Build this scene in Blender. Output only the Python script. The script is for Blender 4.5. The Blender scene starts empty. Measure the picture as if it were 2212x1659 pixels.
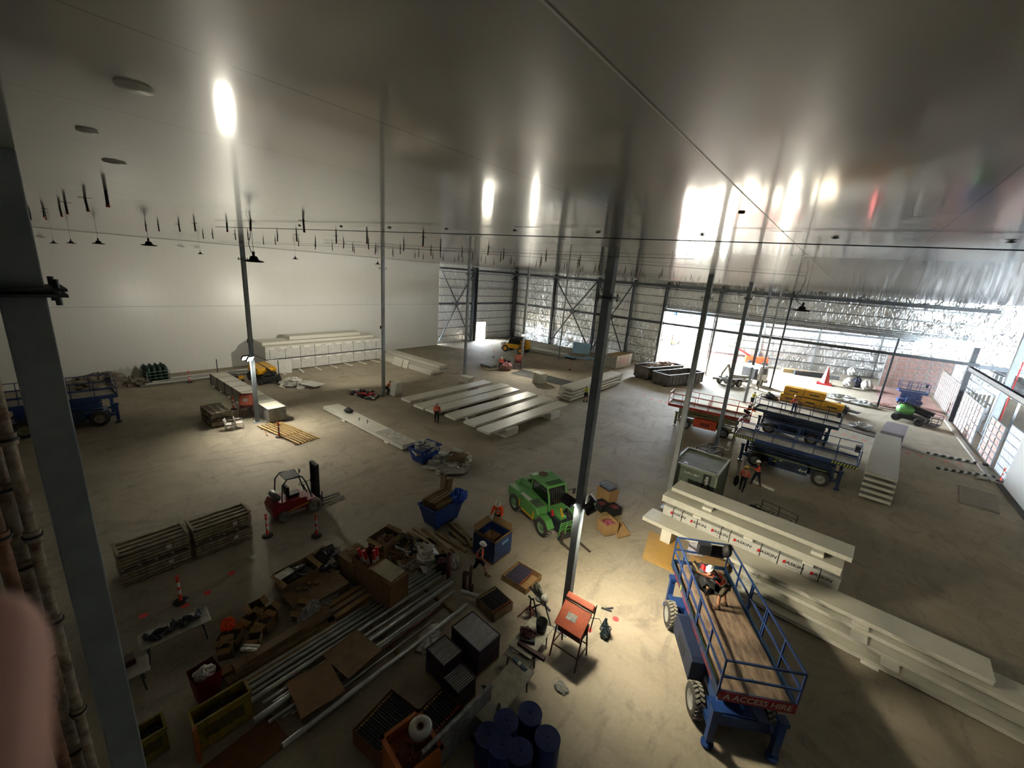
import bpy, math, random
from mathutils import Vector, Matrix, Euler
R = math.radians
random.seed(7)
scn = bpy.context.scene
col = scn.collection

# ---------------------------------------------------------------- camera, world, sun, exposure
FPX, PITCH, ROLL, YAW, CAMZ = 889.8, R(15.0), R(4.515), R(38.1), 12.4
fw = Vector((0, math.cos(PITCH), -math.sin(PITCH))); rt0 = Vector((1, 0, 0)); up0 = rt0.cross(fw)
rt = math.cos(ROLL)*rt0 + math.sin(ROLL)*up0
up = -math.sin(ROLL)*rt0 + math.cos(ROLL)*up0
Zr = Matrix.Rotation(YAW, 3, 'Z')
FW, RT, UP = Zr @ fw, Zr @ rt, Zr @ up
cd = bpy.data.cameras.new('camera'); cam = bpy.data.objects.new('camera', cd); col.objects.link(cam)
cam.matrix_world = Matrix(((RT.x, UP.x, -FW.x, 0), (RT.y, UP.y, -FW.y, 0), (RT.z, UP.z, -FW.z, CAMZ), (0, 0, 0, 1)))
cd.sensor_width = 36; cd.lens = FPX/2212*36; cd.clip_start = .004; cd.clip_end = 600
cd.dof.use_dof = True; cd.dof.focus_distance = 22; cd.dof.aperture_fstop = 4.5
scn.camera = cam

def ray(px, py):
    return FW + RT*((px-1106)/FPX) - UP*((py-829.5)/FPX)
def at(px, py, z=0.0):
    d = ray(px, py); k = (z-CAMZ)/d.z
    return Vector((d.x*k, d.y*k, z))
def atY(px, py, Y):
    d = ray(px, py); k = Y/d.y
    return Vector((d.x*k, Y, CAMZ+d.z*k))
def atX(px, py, X):
    d = ray(px, py); k = X/d.x
    return Vector((X, d.y*k, CAMZ+d.z*k))

w = bpy.data.worlds.new('world'); scn.world = w; w.use_nodes = True
nt = w.node_tree; bg = nt.nodes['Background']
bg.inputs[0].default_value = (.80, .90, 1.0, 1); bg.inputs[1].default_value = 66.0
sl = bpy.data.lights.new('sun', 'SUN'); sl.energy = 45; sl.angle = R(1.0); sl.color = (1, .95, .86)
so = bpy.data.objects.new('sun', sl); col.objects.link(so)
so.rotation_euler = Vector((.72, -.32, -.72)).to_track_quat('-Z', 'Y').to_euler()
LAMP = 1.0
scn.view_settings.view_transform = 'Standard'; scn.view_settings.look = 'None'
scn.view_settings.exposure = 0.75; scn.view_settings.gamma = 1.0
try: scn.view_settings.use_curve_mapping = False
except Exception: pass
cy = scn.cycles
cy.use_denoising = True
try: cy.denoiser = 'OPENIMAGEDENOISE'
except Exception: pass
cy.max_bounces = 7; cy.diffuse_bounces = 4; cy.glossy_bounces = 4; cy.transmission_bounces = 4; cy.transparent_max_bounces = 6
cy.caustics_reflective = False; cy.caustics_refractive = False; cy.sample_clamp_indirect = 6
cy.use_adaptive_sampling = True; cy.adaptive_threshold = .02

# ---------------------------------------------------------------- materials
def lin(c):
    if isinstance(c, str):
        c = [int(c[i:i+2], 16)/255 for i in (0, 2, 4)]
        c = [x/12.92 if x <= .04045 else ((x+.055)/1.055)**2.4 for x in c]
    return tuple(c)+(1,)
MATS = {}
def mat(name, c, rough=.6, metal=0, var=.12, scale=3.0, bump=0, bscale=None, spec=.5, coat=0, alpha=1, emit=0, stretch=None, c2=None, trans=0):
    if name in MATS: return MATS[name]
    m = bpy.data.materials.new(name); m.use_nodes = True; MATS[name] = m
    n = m.node_tree; b = n.nodes['Principled BSDF']; L = n.links.new
    c = lin(c); b.inputs['Base Color'].default_value = c
    b.inputs['Roughness'].default_value = rough; b.inputs['Metallic'].default_value = metal
    b.inputs['Specular IOR Level'].default_value = spec; b.inputs['Coat Weight'].default_value = coat
    b.inputs['Alpha'].default_value = alpha; b.inputs['Transmission Weight'].default_value = trans
    if emit:
        b.inputs['Emission Color'].default_value = c; b.inputs['Emission Strength'].default_value = emit
        return m
    if var or bump:
        tc = n.nodes.new('ShaderNodeTexCoord'); mp = n.nodes.new('ShaderNodeMapping'); L(tc.outputs['Object'], mp.inputs[0])
        if stretch: mp.inputs['Scale'].default_value = stretch
        nz = n.nodes.new('ShaderNodeTexNoise'); nz.inputs['Scale'].default_value = scale; nz.inputs['Detail'].default_value = 4
        nz.inputs['Roughness'].default_value = .65
        L(mp.outputs[0], nz.inputs[0])
        mx = n.nodes.new('ShaderNodeMix'); mx.data_type = 'RGBA'
        cr = n.nodes.new('ShaderNodeMapRange'); cr.inputs[1].default_value = .35; cr.inputs[2].default_value = .7
        L(nz.outputs[0], cr.inputs[0]); L(cr.outputs[0], mx.inputs[0])
        mx.inputs[6].default_value = c
        mx.inputs[7].default_value = lin(c2) if c2 else tuple(x*(1-var*2.2) for x in c[:3])+(1,)
        L(mx.outputs[2], b.inputs['Base Color'])
        if bump:
            nb = n.nodes.new('ShaderNodeTexNoise'); nb.inputs['Scale'].default_value = bscale or scale*4; nb.inputs['Detail'].default_value = 3
            L(mp.outputs[0], nb.inputs[0])
            bp = n.nodes.new('ShaderNodeBump'); bp.inputs['Strength'].default_value = bump; bp.inputs['Distance'].default_value = .05
            L(nb.outputs[0], bp.inputs['Height']); L(bp.outputs[0], b.inputs['Normal'])
    return m

# ---------------------------------------------------------------- mesh builder
class MB:
    def __init__(s): s.v = []; s.f = []; s.m = []; s.sm = []
    def add(s, vs, fs, m=0, sm=False):
        o = len(s.v); s.v += [tuple(v) for v in vs]
        for f in fs: s.f.append(tuple(i+o for i in f)); s.m.append(m); s.sm.append(sm)
        return s
    def box(s, x0, x1, y0, y1, z0, z1, m=0):
        return s.add([(x0,y0,z0),(x1,y0,z0),(x1,y1,z0),(x0,y1,z0),(x0,y0,z1),(x1,y0,z1),(x1,y1,z1),(x0,y1,z1)],
            [(0,3,2,1),(4,5,6,7),(0,1,5,4),(1,2,6,5),(2,3,7,6),(3,0,4,7)], m)
    def cb(s, c, sz, rot=None, m=0):
        x, y, z = [k/2 for k in sz]; M = (Euler(rot).to_matrix() if rot is not None and not isinstance(rot, Matrix) else rot) or Matrix.Identity(3)
        P = [Vector(c)+M @ Vector(q) for q in [(-x,-y,-z),(x,-y,-z),(x,y,-z),(-x,y,-z),(-x,-y,z),(x,-y,z),(x,y,z),(-x,y,z)]]
        return s.add(P, [(0,3,2,1),(4,5,6,7),(0,1,5,4),(1,2,6,5),(2,3,7,6),(3,0,4,7)], m)
    def bar(s, p, q, w, h=None, m=0):
        p, q = Vector(p), Vector(q); d = q-p; L = d.length
        if L < 1e-6: return s
        z = d/L; u = Vector((0,0,1)) if abs(z.z) < .95 else Vector((0,1,0))
        x = u.cross(z).normalized(); y = z.cross(x)
        M = Matrix((x, y, z)).transposed()
        return s.cb((p+q)/2, (w, h or w, L), M, m)
    def tube(s, pts, r, n=8, m=0, cap=True, sm=True):
        pts = [Vector(p) for p in pts]; rs = r if isinstance(r, (list, tuple)) else [r]*len(pts)
        rings = []; pu = None
        for i, p in enumerate(pts):
            a = pts[max(i-1, 0)]; b = pts[min(i+1, len(pts)-1)]; d = (b-a).normalized()
            if pu is None:
                u = Vector((0,0,1)) if abs(d.z) < .9 else Vector((1,0,0)); pu = (u-d*u.dot(d)).normalized()
            else: pu = (pu-d*pu.dot(d)).normalized()
            v = d.cross(pu)
            rings.append([p+rs[i]*(math.cos(t)*pu+math.sin(t)*v) for t in [2*math.pi*k/n for k in range(n)]])
        vs = [q for g in rings for q in g]; fs = []
        for i in range(len(rings)-1):
            for k in range(n):
                fs.append((i*n+k, i*n+(k+1)%n, (i+1)*n+(k+1)%n, (i+1)*n+k))
        s.add(vs, fs, m, sm)
        if cap:
            s.add(rings[0], [tuple(range(n))[::-1]], m); s.add(rings[-1], [tuple(range(n))], m)
        return s
    def cyl(s, p, q, r, r2=None, n=16, m=0, cap=True): return s.tube([p, q], [r, r if r2 is None else r2], n, m, cap)
    def lathe(s, prof, n=20, m=0, axis='z', c=(0,0,0), sm=True):
        vs = []; c = Vector(c)
        for r, z in prof:
            for k in range(n):
                t = 2*math.pi*k/n; a, b = r*math.cos(t), r*math.sin(t)
                vs.append(c+Vector({'z': (a, b, z), 'y': (b, z, a), 'x': (z, a, b)}[axis]))
        fs = []
        for i in range(len(prof)-1):
            for k in range(n): fs.append((i*n+k, i*n+(k+1)%n, (i+1)*n+(k+1)%n, (i+1)*n+k))
        return s.add(vs, fs, m, sm)
    def prism(s, poly, a0, a1, m=0, axis='y'):
        f = {'y': lambda u, v, t: (u, t, v), 'x': lambda u, v, t: (t, u, v), 'z': lambda u, v, t: (u, v, t)}[axis]
        n = len(poly); vs = [f(u, v, a0) for u, v in poly]+[f(u, v, a1) for u, v in poly]
        fs = [tuple(range(n)), tuple(range(n, 2*n))[::-1]]+[(i, (i+1) % n, (i+1) % n+n, i+n)[::-1] for i in range(n)]
        return s.add(vs, fs, m)
    def quad(s, a, b, c, d, m=0): return s.add([a, b, c, d], [(0,1,2,3)], m)
    def lump(s, c, r, seed=0, n=9, k=.35, m=0, sm=False):
        rnd = random.Random(seed); c = Vector(c); vs = []; fs = []
        for i in range(n):
            th = math.pi*i/(n-1)
            for j in range(2*n):
                ph = math.pi*j/n; q = 1+k*(rnd.random()-.5)*2
                vs.append(c+Vector((r[0]*q*math.sin(th)*math.cos(ph), r[1]*q*math.sin(th)*math.sin(ph), r[2]*q*math.cos(th))))
        for i in range(n-1):
            for j in range(2*n):
                fs.append((i*2*n+j, (i+1)*2*n+j, (i+1)*2*n+(j+1) % (2*n), i*2*n+(j+1) % (2*n)))
        return s.add(vs, fs, m, sm)
    def build(s, name, mats, parent=None, loc=None, rz=0, bevel=0):
        me = bpy.data.meshes.new(name); me.from_pydata(s.v, [], s.f)
        if not isinstance(mats, (list, tuple)): mats = [mats]
        for x in mats: me.materials.append(x)
        me.polygons.foreach_set('material_index', s.m); me.polygons.foreach_set('use_smooth', s.sm); me.update()
        o = bpy.data.objects.new(name, me); col.objects.link(o)
        if parent is not None: o.parent = parent
        if loc is not None: o.location = loc
        o.rotation_euler[2] = rz
        if bevel:
            b = o.modifiers.new('bevel', 'BEVEL'); b.width = bevel; b.segments = 2; b.limit_method = 'ANGLE'
        return o
def tag(o, label, cat, group=None, kind=None):
    if label: o['label'] = label
    if cat: o['category'] = cat
    if group: o['group'] = group
    if kind: o['kind'] = kind
    return o
def thing(name, label, cat, loc=(0,0,0), rz=0, group=None):
    o = bpy.data.objects.new(name, None); col.objects.link(o); o.location = loc; o.rotation_euler[2] = rz
    o.empty_display_size = .1
    return tag(o, label, cat, group)
def struct(name, mb, m, parent=None, **k):
    o = mb.build(name, m, parent, **k)
    if parent is None: o['kind'] = 'structure'
    return o
def one(name, mb, m, label, cat, loc=None, rz=0, group=None, **k):
    return tag(mb.build(name, m, None, loc, rz, **k), label, cat, group)
def dup(o, loc=None, rz=None, label=None, group=None, parent=None):
    c = o.copy(); col.objects.link(c)
    if parent is not None: c.parent = parent
    if loc is not None: c.location = loc
    if rz is not None: c.rotation_euler[2] = rz
    if label: c['label'] = label
    if group: c['group'] = group
    for ch in list(o.children): dup(ch, parent=c)
    return c
def text(s, size, m, parent, loc, rot, name='lettering', ext=.002, align='CENTER', sx=1.0, shear=0):
    cu = bpy.data.curves.new(name, 'FONT'); cu.body = s; cu.size = size; cu.extrude = ext; cu.align_x = align; cu.align_y = 'CENTER'; cu.shear = shear
    cu.offset = size*.012; cu.resolution_u = 3
    cu.materials.append(m); t = bpy.data.objects.new('tmp_text', cu); col.objects.link(t)
    dg = bpy.context.evaluated_depsgraph_get(); me = bpy.data.meshes.new_from_object(t.evaluated_get(dg)); bpy.data.objects.remove(t); bpy.data.curves.remove(cu)
    me.name = name; o = bpy.data.objects.new(name, me); col.objects.link(o); o.parent = parent
    o.location = loc; o.rotation_euler = rot; o.scale = (sx, 1, 1)
    return o
# ---------------------------------------------------------------- room materials
def floor_mat():
    m = bpy.data.materials.new('dusty_concrete'); m.use_nodes = True; n = m.node_tree; L = n.links.new; b = n.nodes['Principled BSDF']
    tc = n.nodes.new('ShaderNodeTexCoord')
    def noise(sc, det, dist=0, st=None):
        mp = n.nodes.new('ShaderNodeMapping'); L(tc.outputs['Object'], mp.inputs[0])
        if st: mp.inputs['Scale'].default_value = st
        z = n.nodes.new('ShaderNodeTexNoise'); z.inputs['Scale'].default_value = sc; z.inputs['Detail'].default_value = det
        z.inputs['Distortion'].default_value = dist; z.inputs['Roughness'].default_value = .6; L(mp.outputs[0], z.inputs[0]); return z.outputs[0]
    def rng(o, a, c, t0=0, t1=1):
        r = n.nodes.new('ShaderNodeMapRange'); L(o, r.inputs[0]); r.inputs[1].default_value = a; r.inputs[2].default_value = c
        r.inputs[3].default_value = t0; r.inputs[4].default_value = t1; return r.outputs[0]
    def mix(f, a, c):
        x = n.nodes.new('ShaderNodeMix'); x.data_type = 'RGBA'
        L(f, x.inputs[0])
        for i, q in ((6, a), (7, c)):
            if isinstance(q, tuple): x.inputs[i].default_value = q
            else: L(q, x.inputs[i])
        return x.outputs[2]
    base = mix(rng(noise(.16, 5), .35, .65), (.39, .335, .25, 1), (.25, .215, .158, 1))
    sc2 = rng(noise(.45, 7, 3.5, (1, .5, 1)), .52, .72, 0, .75)           # scuffs
    base = mix(sc2, base, (.17, .15, .12, 1))
    tyre = n.nodes.new('ShaderNodeTexWave'); tyre.wave_type = 'RINGS'; tyre.inputs['Scale'].default_value = .22; tyre.inputs['Distortion'].default_value = 9
    tyre.inputs['Detail'].default_value = 4; tyre.inputs['Detail Scale'].default_value = .6
    mp = n.nodes.new('ShaderNodeMapping'); L(tc.outputs['Object'], mp.inputs[0]); mp.inputs['Location'].default_value = (17, -21, 0); L(mp.outputs[0], tyre.inputs[0])
    base = mix(rng(tyre.outputs['Fac'], .90, 1.0, 0, .12), base, (.15, .135, .11, 1))
    fine = rng(noise(7, 5), .3, .7)
    base = mix(rng(noise(7, 5), .45, .8, 0, .5), base, (.40, .365, .31, 1))
    L(base, b.inputs['Base Color']); b.inputs['Roughness'].default_value = .78; b.inputs['Specular IOR Level'].default_value = .35
    bp = n.nodes.new('ShaderNodeBump'); bp.inputs['Strength'].default_value = .25; bp.inputs['Distance'].default_value = .03
    L(noise(5, 6), bp.inputs['Height']); L(bp.outputs[0], b.inputs['Normal'])
    return m
def panel_mat(name, c, rough, joint_axis, pitch, off, jc, spec=.5, wob=.02, jw=.012, coat=0, base_spec=.5):
    m = bpy.data.materials.new(name); m.use_nodes = True; n = m.node_tree; L = n.links.new; b = n.nodes['Principled BSDF']
    tc = n.nodes.new('ShaderNodeTexCoord'); sp = n.nodes.new('ShaderNodeSeparateXYZ'); L(tc.outputs['Object'], sp.inputs[0])
    def mth(op, a, v):
        x = n.nodes.new('ShaderNodeMath'); x.operation = op
        L(a, x.inputs[0]); x.inputs[1].default_value = v; return x.outputs[0]
    o = mth('LESS_THAN', mth('FRACT', mth('DIVIDE', mth('ADD', sp.outputs[joint_axis], off), pitch), 0), jw/pitch)
    mx = n.nodes.new('ShaderNodeMix'); mx.data_type = 'RGBA'; L(o, mx.inputs[0]); mx.inputs[6].default_value = lin(c); mx.inputs[7].default_value = lin(jc)
    L(mx.outputs[2], b.inputs['Base Color']); b.inputs['Roughness'].default_value = rough; b.inputs['Specular IOR Level'].default_value = spec
    b.inputs['Coat Weight'].default_value = coat; b.inputs['Coat Roughness'].default_value = .085; b.inputs['Coat IOR'].default_value = 1.5
    z = n.nodes.new('ShaderNodeTexNoise'); z.inputs['Scale'].default_value = .8; z.inputs['Detail'].default_value = 3
    mp = n.nodes.new('ShaderNodeMapping'); L(tc.outputs['Object'], mp.inputs[0]); mp.inputs['Scale'].default_value = (1, .25, 1); L(mp.outputs[0], z.inputs[0])
    bp = n.nodes.new('ShaderNodeBump'); bp.inputs['Strength'].default_value = wob; bp.inputs['Distance'].default_value = .1
    L(z.outputs[0], bp.inputs['Height']); L(bp.outputs[0], b.inputs['Normal'])
    if coat: L(bp.outputs[0], b.inputs['Coat Normal'])
    return m
def foil_mat(name='silver_foil', c=(.86, .86, .84), rough=.30, amp=.9):
    m = bpy.data.materials.new(name); m.use_nodes = True; n = m.node_tree; L = n.links.new; b = n.nodes['Principled BSDF']
    b.inputs['Base Color'].default_value = lin(c); b.inputs['Metallic'].default_value = .8; b.inputs['Roughness'].default_value = rough
    tc = n.nodes.new('ShaderNodeTexCoord')
    hs = []
    for sc, st, ds, wgt in ((1.5, (1.3, 1.3, .55), 2.2, 1), (.55, (1, 1, .8), .6, 1.2), (5.0, (1, 1, .35), 1.2, .16)):
        mp = n.nodes.new('ShaderNodeMapping'); L(tc.outputs['Object'], mp.inputs[0]); mp.inputs['Scale'].default_value = st
        mp.inputs['Rotation'].default_value = (.25, .35, 0)
        z = n.nodes.new('ShaderNodeTexNoise'); z.inputs['Scale'].default_value = sc; z.inputs['Detail'].default_value = 2.2; z.inputs['Distortion'].default_value = ds
        z.noise_type = 'RIDGED_MULTIFRACTAL' if sc != .55 else 'FBM'
        L(mp.outputs[0], z.inputs[0])
        k = n.nodes.new('ShaderNodeMath'); k.operation = 'MULTIPLY'; L(z.outputs[0], k.inputs[0]); k.inputs[1].default_value = wgt; hs.append(k.outputs[0])
    a = n.nodes.new('ShaderNodeMath'); L(hs[0], a.inputs[0]); L(hs[1], a.inputs[1]); a2 = n.nodes.new('ShaderNodeMath'); L(a.outputs[0], a2.inputs[0]); L(hs[2], a2.inputs[1])
    bp = n.nodes.new('ShaderNodeBump'); bp.inputs['Strength'].default_value = amp; bp.inputs['Distance'].default_value = .22
    L(a2.outputs[0], bp.inputs['Height']); L(bp.outputs[0], b.inputs['Normal'])
    return m
FLOOR = floor_mat()
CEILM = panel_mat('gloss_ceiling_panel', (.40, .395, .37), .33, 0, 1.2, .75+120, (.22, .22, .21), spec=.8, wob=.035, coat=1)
WALLM = panel_mat('white_wall_panel', (.70, .70, .665), .32, 1, 1.2, 120, (.60, .60, .57), spec=.45, wob=.03, jw=.015)
WALLX = panel_mat('white_wall_panel_cross', (.70, .70, .68), .32, 0, 1.2, 120, (.60, .60, .57), spec=.45, wob=.03, jw=.015)
FOIL = foil_mat()
STEEL = mat('grey_primer_steel', '89939b', .5, .0, .12, 2.0, spec=.5)
STEELL = mat('galvanised_column', '9a9fa0', .45, .35, .12, 2)
GALV = mat('galvanised_steel', 'a4a8aa', .38, .75, .2, 4)
FRAMEST = mat('dark_wall_steel', '484e53', .5, .0, .12, 2.0)
DARKST = mat('dark_frame_steel', '2f3439', .5, .1, .1, 2)
GIRTM = mat('grey_girt_steel', '73797c', .42, .5, .15, 3)
BLK = mat('black_rubber', '17181a', .6, 0, .1)
ROOFM = mat('dark_roof_sky_block', '2a2a2a', .8)
WHITE = mat('white_sheet', 'c9c8c2', .55, 0, .05, 2)

# ---------------------------------------------------------------- room shell
struct('floor', MB().box(-56, 40, -10, 98, -.3, 0), FLOOR)
struct('ground', MB().box(-260, 200, 98, 330, -.32, -.02).box(-260, -56, -40, 98, -.32, -.02), mat('pale_site_dirt', 'c9b9a0', .9, 0, .1, .3))
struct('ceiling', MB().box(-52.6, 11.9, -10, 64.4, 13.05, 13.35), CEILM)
rf = struct('roof', MB().box(-56, 11.9, 64.4, 66.6, 14.6, 14.9).box(-19, 33.3, 66.6, 98, 14.2, 14.5).box(11.9, 33.3, -10, 66.6, 13.6, 13.9).box(-56, 11.9, 64.4, 64.6, 13.35, 14.6).box(11.9, 40, 66.4, 66.6, 13.6, 14.5).box(11.7, 11.9, 64.4, 66.6, 13.35, 14.6), ROOFM)  # unseen roof, its reach and closing strips added to block sky and sun
struct('wall_left', MB().box(-52.2, -51.8, -10, 45.2, 0, 13.05), WALLM)
struct('wall_back', MB().box(-52.2, 12, -10.3, -10, 0, 13.05), WALLX)
struct('wall_right', MB().box(11.5, 11.8, -10, 44.9, .0, 13.05), WALLM)
tr = struct('trim_1', MB().box(-51.79, -51.76, -10, 45.2, 6.70, 6.73).box(-51.8, -51.77, -10, 45.2, 13.0, 13.045), mat('panel_joint_trim', 'a5a59f', .5))
struct('trim_2', MB().box(-.757, -.747, -3, 40, 13.0485, 13.05), [mat('white_joint_strip', 'd8d8d4', .4), BLK])
struct('baseboard_right', MB().box(11.2, 11.5, 2, 45, 0, .12), mat('dark_slab_edge', '3a352f', .9))

def girts(parent, axis, a0, a1, plane, zs, off, skip=()):
    for z, h in zs:
        for lo, hi in cutspan(a0, a1, z, skip):
            b = MB()
            if axis == 'x': b.box(lo, hi, plane-off-.1, plane-off, z-h/2, z+h/2)
            else: b.box(plane+off, plane+off+.1, lo, hi, z-h/2, z+h/2)
            struct('girt', b, GIRTM if h < .2 else FRAMEST, parent)
def cutspan(a0, a1, z, skip):
    sp = [(a0, a1)]
    for s0, s1, z0, z1 in skip:
        if z0 < z < z1:
            sp = [q for lo, hi in sp for q in ((lo, min(hi, s0)), (max(lo, s1), hi)) if q[1]-q[0] > .05]
    return sp
GZ = [(1.25, .09), (2.6, .09), (3.95, .09), (5.3, .09), (6.7, .34), (8.0, .09), (9.3, .09), (9.55, .05), (10.7, .09), (11.9, .09)]
# far wall: foil behind steel framing, tall opening from X=-22.2 to 11.5 below z=8.6
wf = struct('wall_far', MB().box(-52.6, -22.2, 65.5, 65.7, 0, 14.6).box(-22.2, 33, 65.5, 65.7, 9.0, 14.6), FOIL)
girts(wf, 'x', -52.4, 11.9, 65.3, GZ, 0, [(-22.2, 12, 0, 6.5), (-22.2, 12, 7, 9.2)])
struct('eave_beam', MB().box(-52.4, 11.9, 64.75, 65.15, 12.15, 12.55), FRAMEST, wf)
struct('door_head_beam', MB().box(-22.2, 11.6, 64.9, 65.4, 8.55, 8.95).box(-22.2, 11.6, 64.6, 64.9, 9.0, 9.15), GALV, wf)
for x in [-51.9, -42.8, -34.0, -27.6, -22.3, -14.6]:
    struct('wall_post', MB().box(x-.09, x+.09, 64.8, 65.3, 0, 12.9).box(x-.28, x-.22, 64.9, 65.2, 0, 12.6), FRAMEST, wf)
for x0, x1 in ((-42.8, -34.0), (-34.0, -27.6)):
    xm = (x0+x1)/2
    b = MB()
    for p, q in (((x0+.2, 12.1), (xm, 6.9)), ((x1-.2, 12.1), (xm, 6.9)), ((xm, 6.5), (x0+.2, .4)), ((xm, 6.5), (x1-.2, .4))):
        b.bar((p[0], 64.7, p[1]), (q[0], 64.7, q[1]), .16)
    b.cb((xm, 64.7, 6.7), (.9, .12, .7))
    struct('cross_brace', b, FRAMEST, wf)
for x in (-20.4, -18.3, -16.6):
    struct('mullion', MB().box(x-.05, x+.05, 65.2, 65.3, 0, 8.6), GALV, wf)
# foil part of the left wall with the small doorway
wl = struct('wall_left_end', MB().box(-52.6, -52.4, 45.2, 54.7, 0, 13.05).box(-52.6, -52.4, 57.2, 65.6, 0, 13.05).box(-52.6, -52.4, 54.7, 57.2, 3.3, 13.05).box(-52.6, -52.4, 45.2, 65.6, 13.05, 14.6), FOIL)
girts(wl, 'y', 45.3, 65.3, -52.4, GZ+[(12.4, .3)], 0, [(54.7, 57.2, 0, 3.3)])
for y in (53.4, 54.1, 64.9):
    struct('wall_post', MB().box(-52.3, -51.8, y-.09, y+.09, 0, 12.9), DARKST if y > 54 else FRAMEST, wl)
b = MB()
for p, q in (((45.6, 12.1), (49.3, 6.9)), ((53.2, 12.1), (49.3, 6.9)), ((49.3, 6.5), (45.6, .6)), ((49.3, 6.5), (52.8, .6))):
    b.bar((-51.9, p[0], p[1]), (-51.9, q[0], q[1]), .15)
b.cb((-51.9, 49.3, 6.7), (.12, 1.0, .6)); struct('cross_brace', b, FRAMEST, wl)
struct('door_frame', MB().box(-52.5, -52.2, 54.6, 54.75, 0, 3.35).box(-52.5, -52.2, 57.15, 57.3, 0, 3.35).box(-52.5, -52.2, 54.6, 57.3, 3.3, 3.45).box(-52.5, -52.3, 54.6, 57.3, 2.3, 2.36), WHITE, wl)
# foil wall at the back of the bay beyond the opening
A, Bk = Vector((-19.0, 82.0)), Vector((9.0, 93.3)); d = (Bk-A).normalized(); nn = Vector((-d.y, d.x))
b = MB(); b.prism([(A.x, A.y), (Bk.x, Bk.y), (Bk.x+nn.x*.2, Bk.y+nn.y*.2), (A.x+nn.x*.2, A.y+nn.y*.2)], 0, 14.2, axis='z')
wx = struct('wall_annex', b, FOIL)
for z, h in GZ:
    struct('girt', MB().bar((A.x-nn.x*.08, A.y-nn.y*.08, z), (Bk.x-nn.x*.08, Bk.y-nn.y*.08, z), .12, .14 if h < .2 else .3), GIRTM, wx)
for t in (.0, 8.5, 17, 26):
    P = A+d*t-nn*.15
    struct('wall_post', MB().bar((P.x, P.y, 0), (P.x, P.y, 13.5), .22), GIRTM, wx)
P, Q = A+d*.4-nn*.2, A+d*8.1-nn*.2
struct('cross_brace', MB().bar((P.x, P.y, .5), (Q.x, Q.y, 6.3), .07).bar((Q.x, Q.y, .5), (P.x, P.y, 6.3), .07), GIRTM, wx)
# enclosure of the rooms on the right
struct('wall_annex_right', MB().box(33, 33.3, -10, 98, 0, 4.7).box(33, 33.3, -10, 98, 5.4, 14.2), mat('dim_cladding', '566067', .6, .2, .2, .4))  # slot added between the two wall parts to let sky light in

struct('wall_annex_far', MB().box(9, 33, 93.3, 93.5, 0, 14.2), FOIL)
# ---------------------------------------------------------------- outside through the openings
o = thing('site_building', 'blue wrapped building under construction seen through the tall opening', 'building', (0, 0, 0))
MB().box(-46, -28, 118, 130, 0, 4.6).build('lower_wall', mat('pale_render', 'cfd2d0', .8), o)
MB().box(-46, -37.6, 117.8, 130, 4.8, 9.2).box(-36.8, -28, 117.8, 130, 4.6, 9.0).build('upper_wall', mat('blue_wall_wrap', '5f9bd0', .6, 0, .25, .5), o)
MB().box(-46.2, -27.8, 117.6, 130, 9.2, 9.5).build('roof', WHITE, o)
for x in (-44, -41, -34, -31):
    MB().box(x, x+1.1, 117.5, 117.8, 5.6, 7.6).build('window', mat('dark_pane', '223040', .2), o)
o = thing('tractor_chassis', 'red frame on yellow wheels parked outside the tall opening', 'vehicle', (-30.0, 92, 0))
MB().box(-2.0, 2.0, -.8, .8, 1.0, 1.7).box(-.8, 1.2, -.6, .6, 1.7, 2.2).build('body', mat('site_red', 'c8262c', .5), o)
for x in (-1.9, 1.9):
    for y in (-1.0, 1.0):
        wv = MB().lathe([(.3, -.16), (.85, -.18), (.9, -.1), (.9, .1), (.85, .18), (.3, .16)], 20, 0, 'y', (x, y, .9)); wv.lathe([(0, -.12), (.5, -.2), (.5, .2), (0, .12)], 16, 1, 'y', (x, y, .9))
        wv.build('wheel', [BLK, mat('yellow_rim', 'e9b01e', .5)], o)
for i, (x, y) in enumerate([(-62, 55.0), (-62.5, 58.6), (-66, 51.5), (-64.5, 62.5)]):
    tr_ = thing('shrub', 'green shrub outside the small doorway of the foil wall', 'shrub', (x, y, 0), 0, 'shrubs outside the small doorway')
    MB().tube([(0, 0, 0), (.1, 0, 1.2), (0, .1, 2.4)], [.12, .1, .05], 6).build('stem', mat('bark', '5a4632', .9), tr_)
    MB().lump((0, 0, 2.3), (1.3, 1.3, 1.5), i, 12, .5).build('foliage', mat('leaf_green', '86a03c', .7, 0, .3, 4), tr_)
# ---------------------------------------------------------------- columns
def column(base, label, mm=STEEL, s=.25, top=13.05, flange=True, name='steel_column'):
    o = thing(name, label, 'column', (base[0], base[1], 0), 0, 'steel columns')
    MB().box(-s/2, s/2, -s/2, s/2, 0, top).build('shaft', mm, o, bevel=.012)
    if flange:
        f = MB().box(-.26, .26, -.26, .26, 11.90, 11.925).box(-.26, .26, -.26, .26, 11.95, 11.975)
        for i in (-.2, .2):
            for j in (-.2, .2): f.cyl((i, j, 11.83), (i, j, 12.05), .022, n=8)
        f.build('bolted_flange', DARKST if mm is STEEL else mm, o)
    MB().box(-.28, .28, -.28, .28, 0, .03).build('base_plate', mm, o)
    return o
D0 = (-5.56, .15)
def cat_(px, py): v = at(px, py); return (v.x, v.y)
column(D0, 'huge close grey steel column crossing the left side of the picture', s=.275)
column((-5.56, 11.28), 'dark grey steel column with floodlights beside the green telehandler')
column((-33.1, 11.2), 'grey steel column beside the wrapped panel stack on the left')
column((-33.3, 22.4), 'grey steel column rising behind the crouching worker', STEELL)
column((-33.3, 33.3), 'grey steel column with white foam blocks at its foot', STEEL)
column((-33.1, 43.9), 'grey steel column carrying a floodlight near the yellow telehandler', STEELL)
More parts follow.
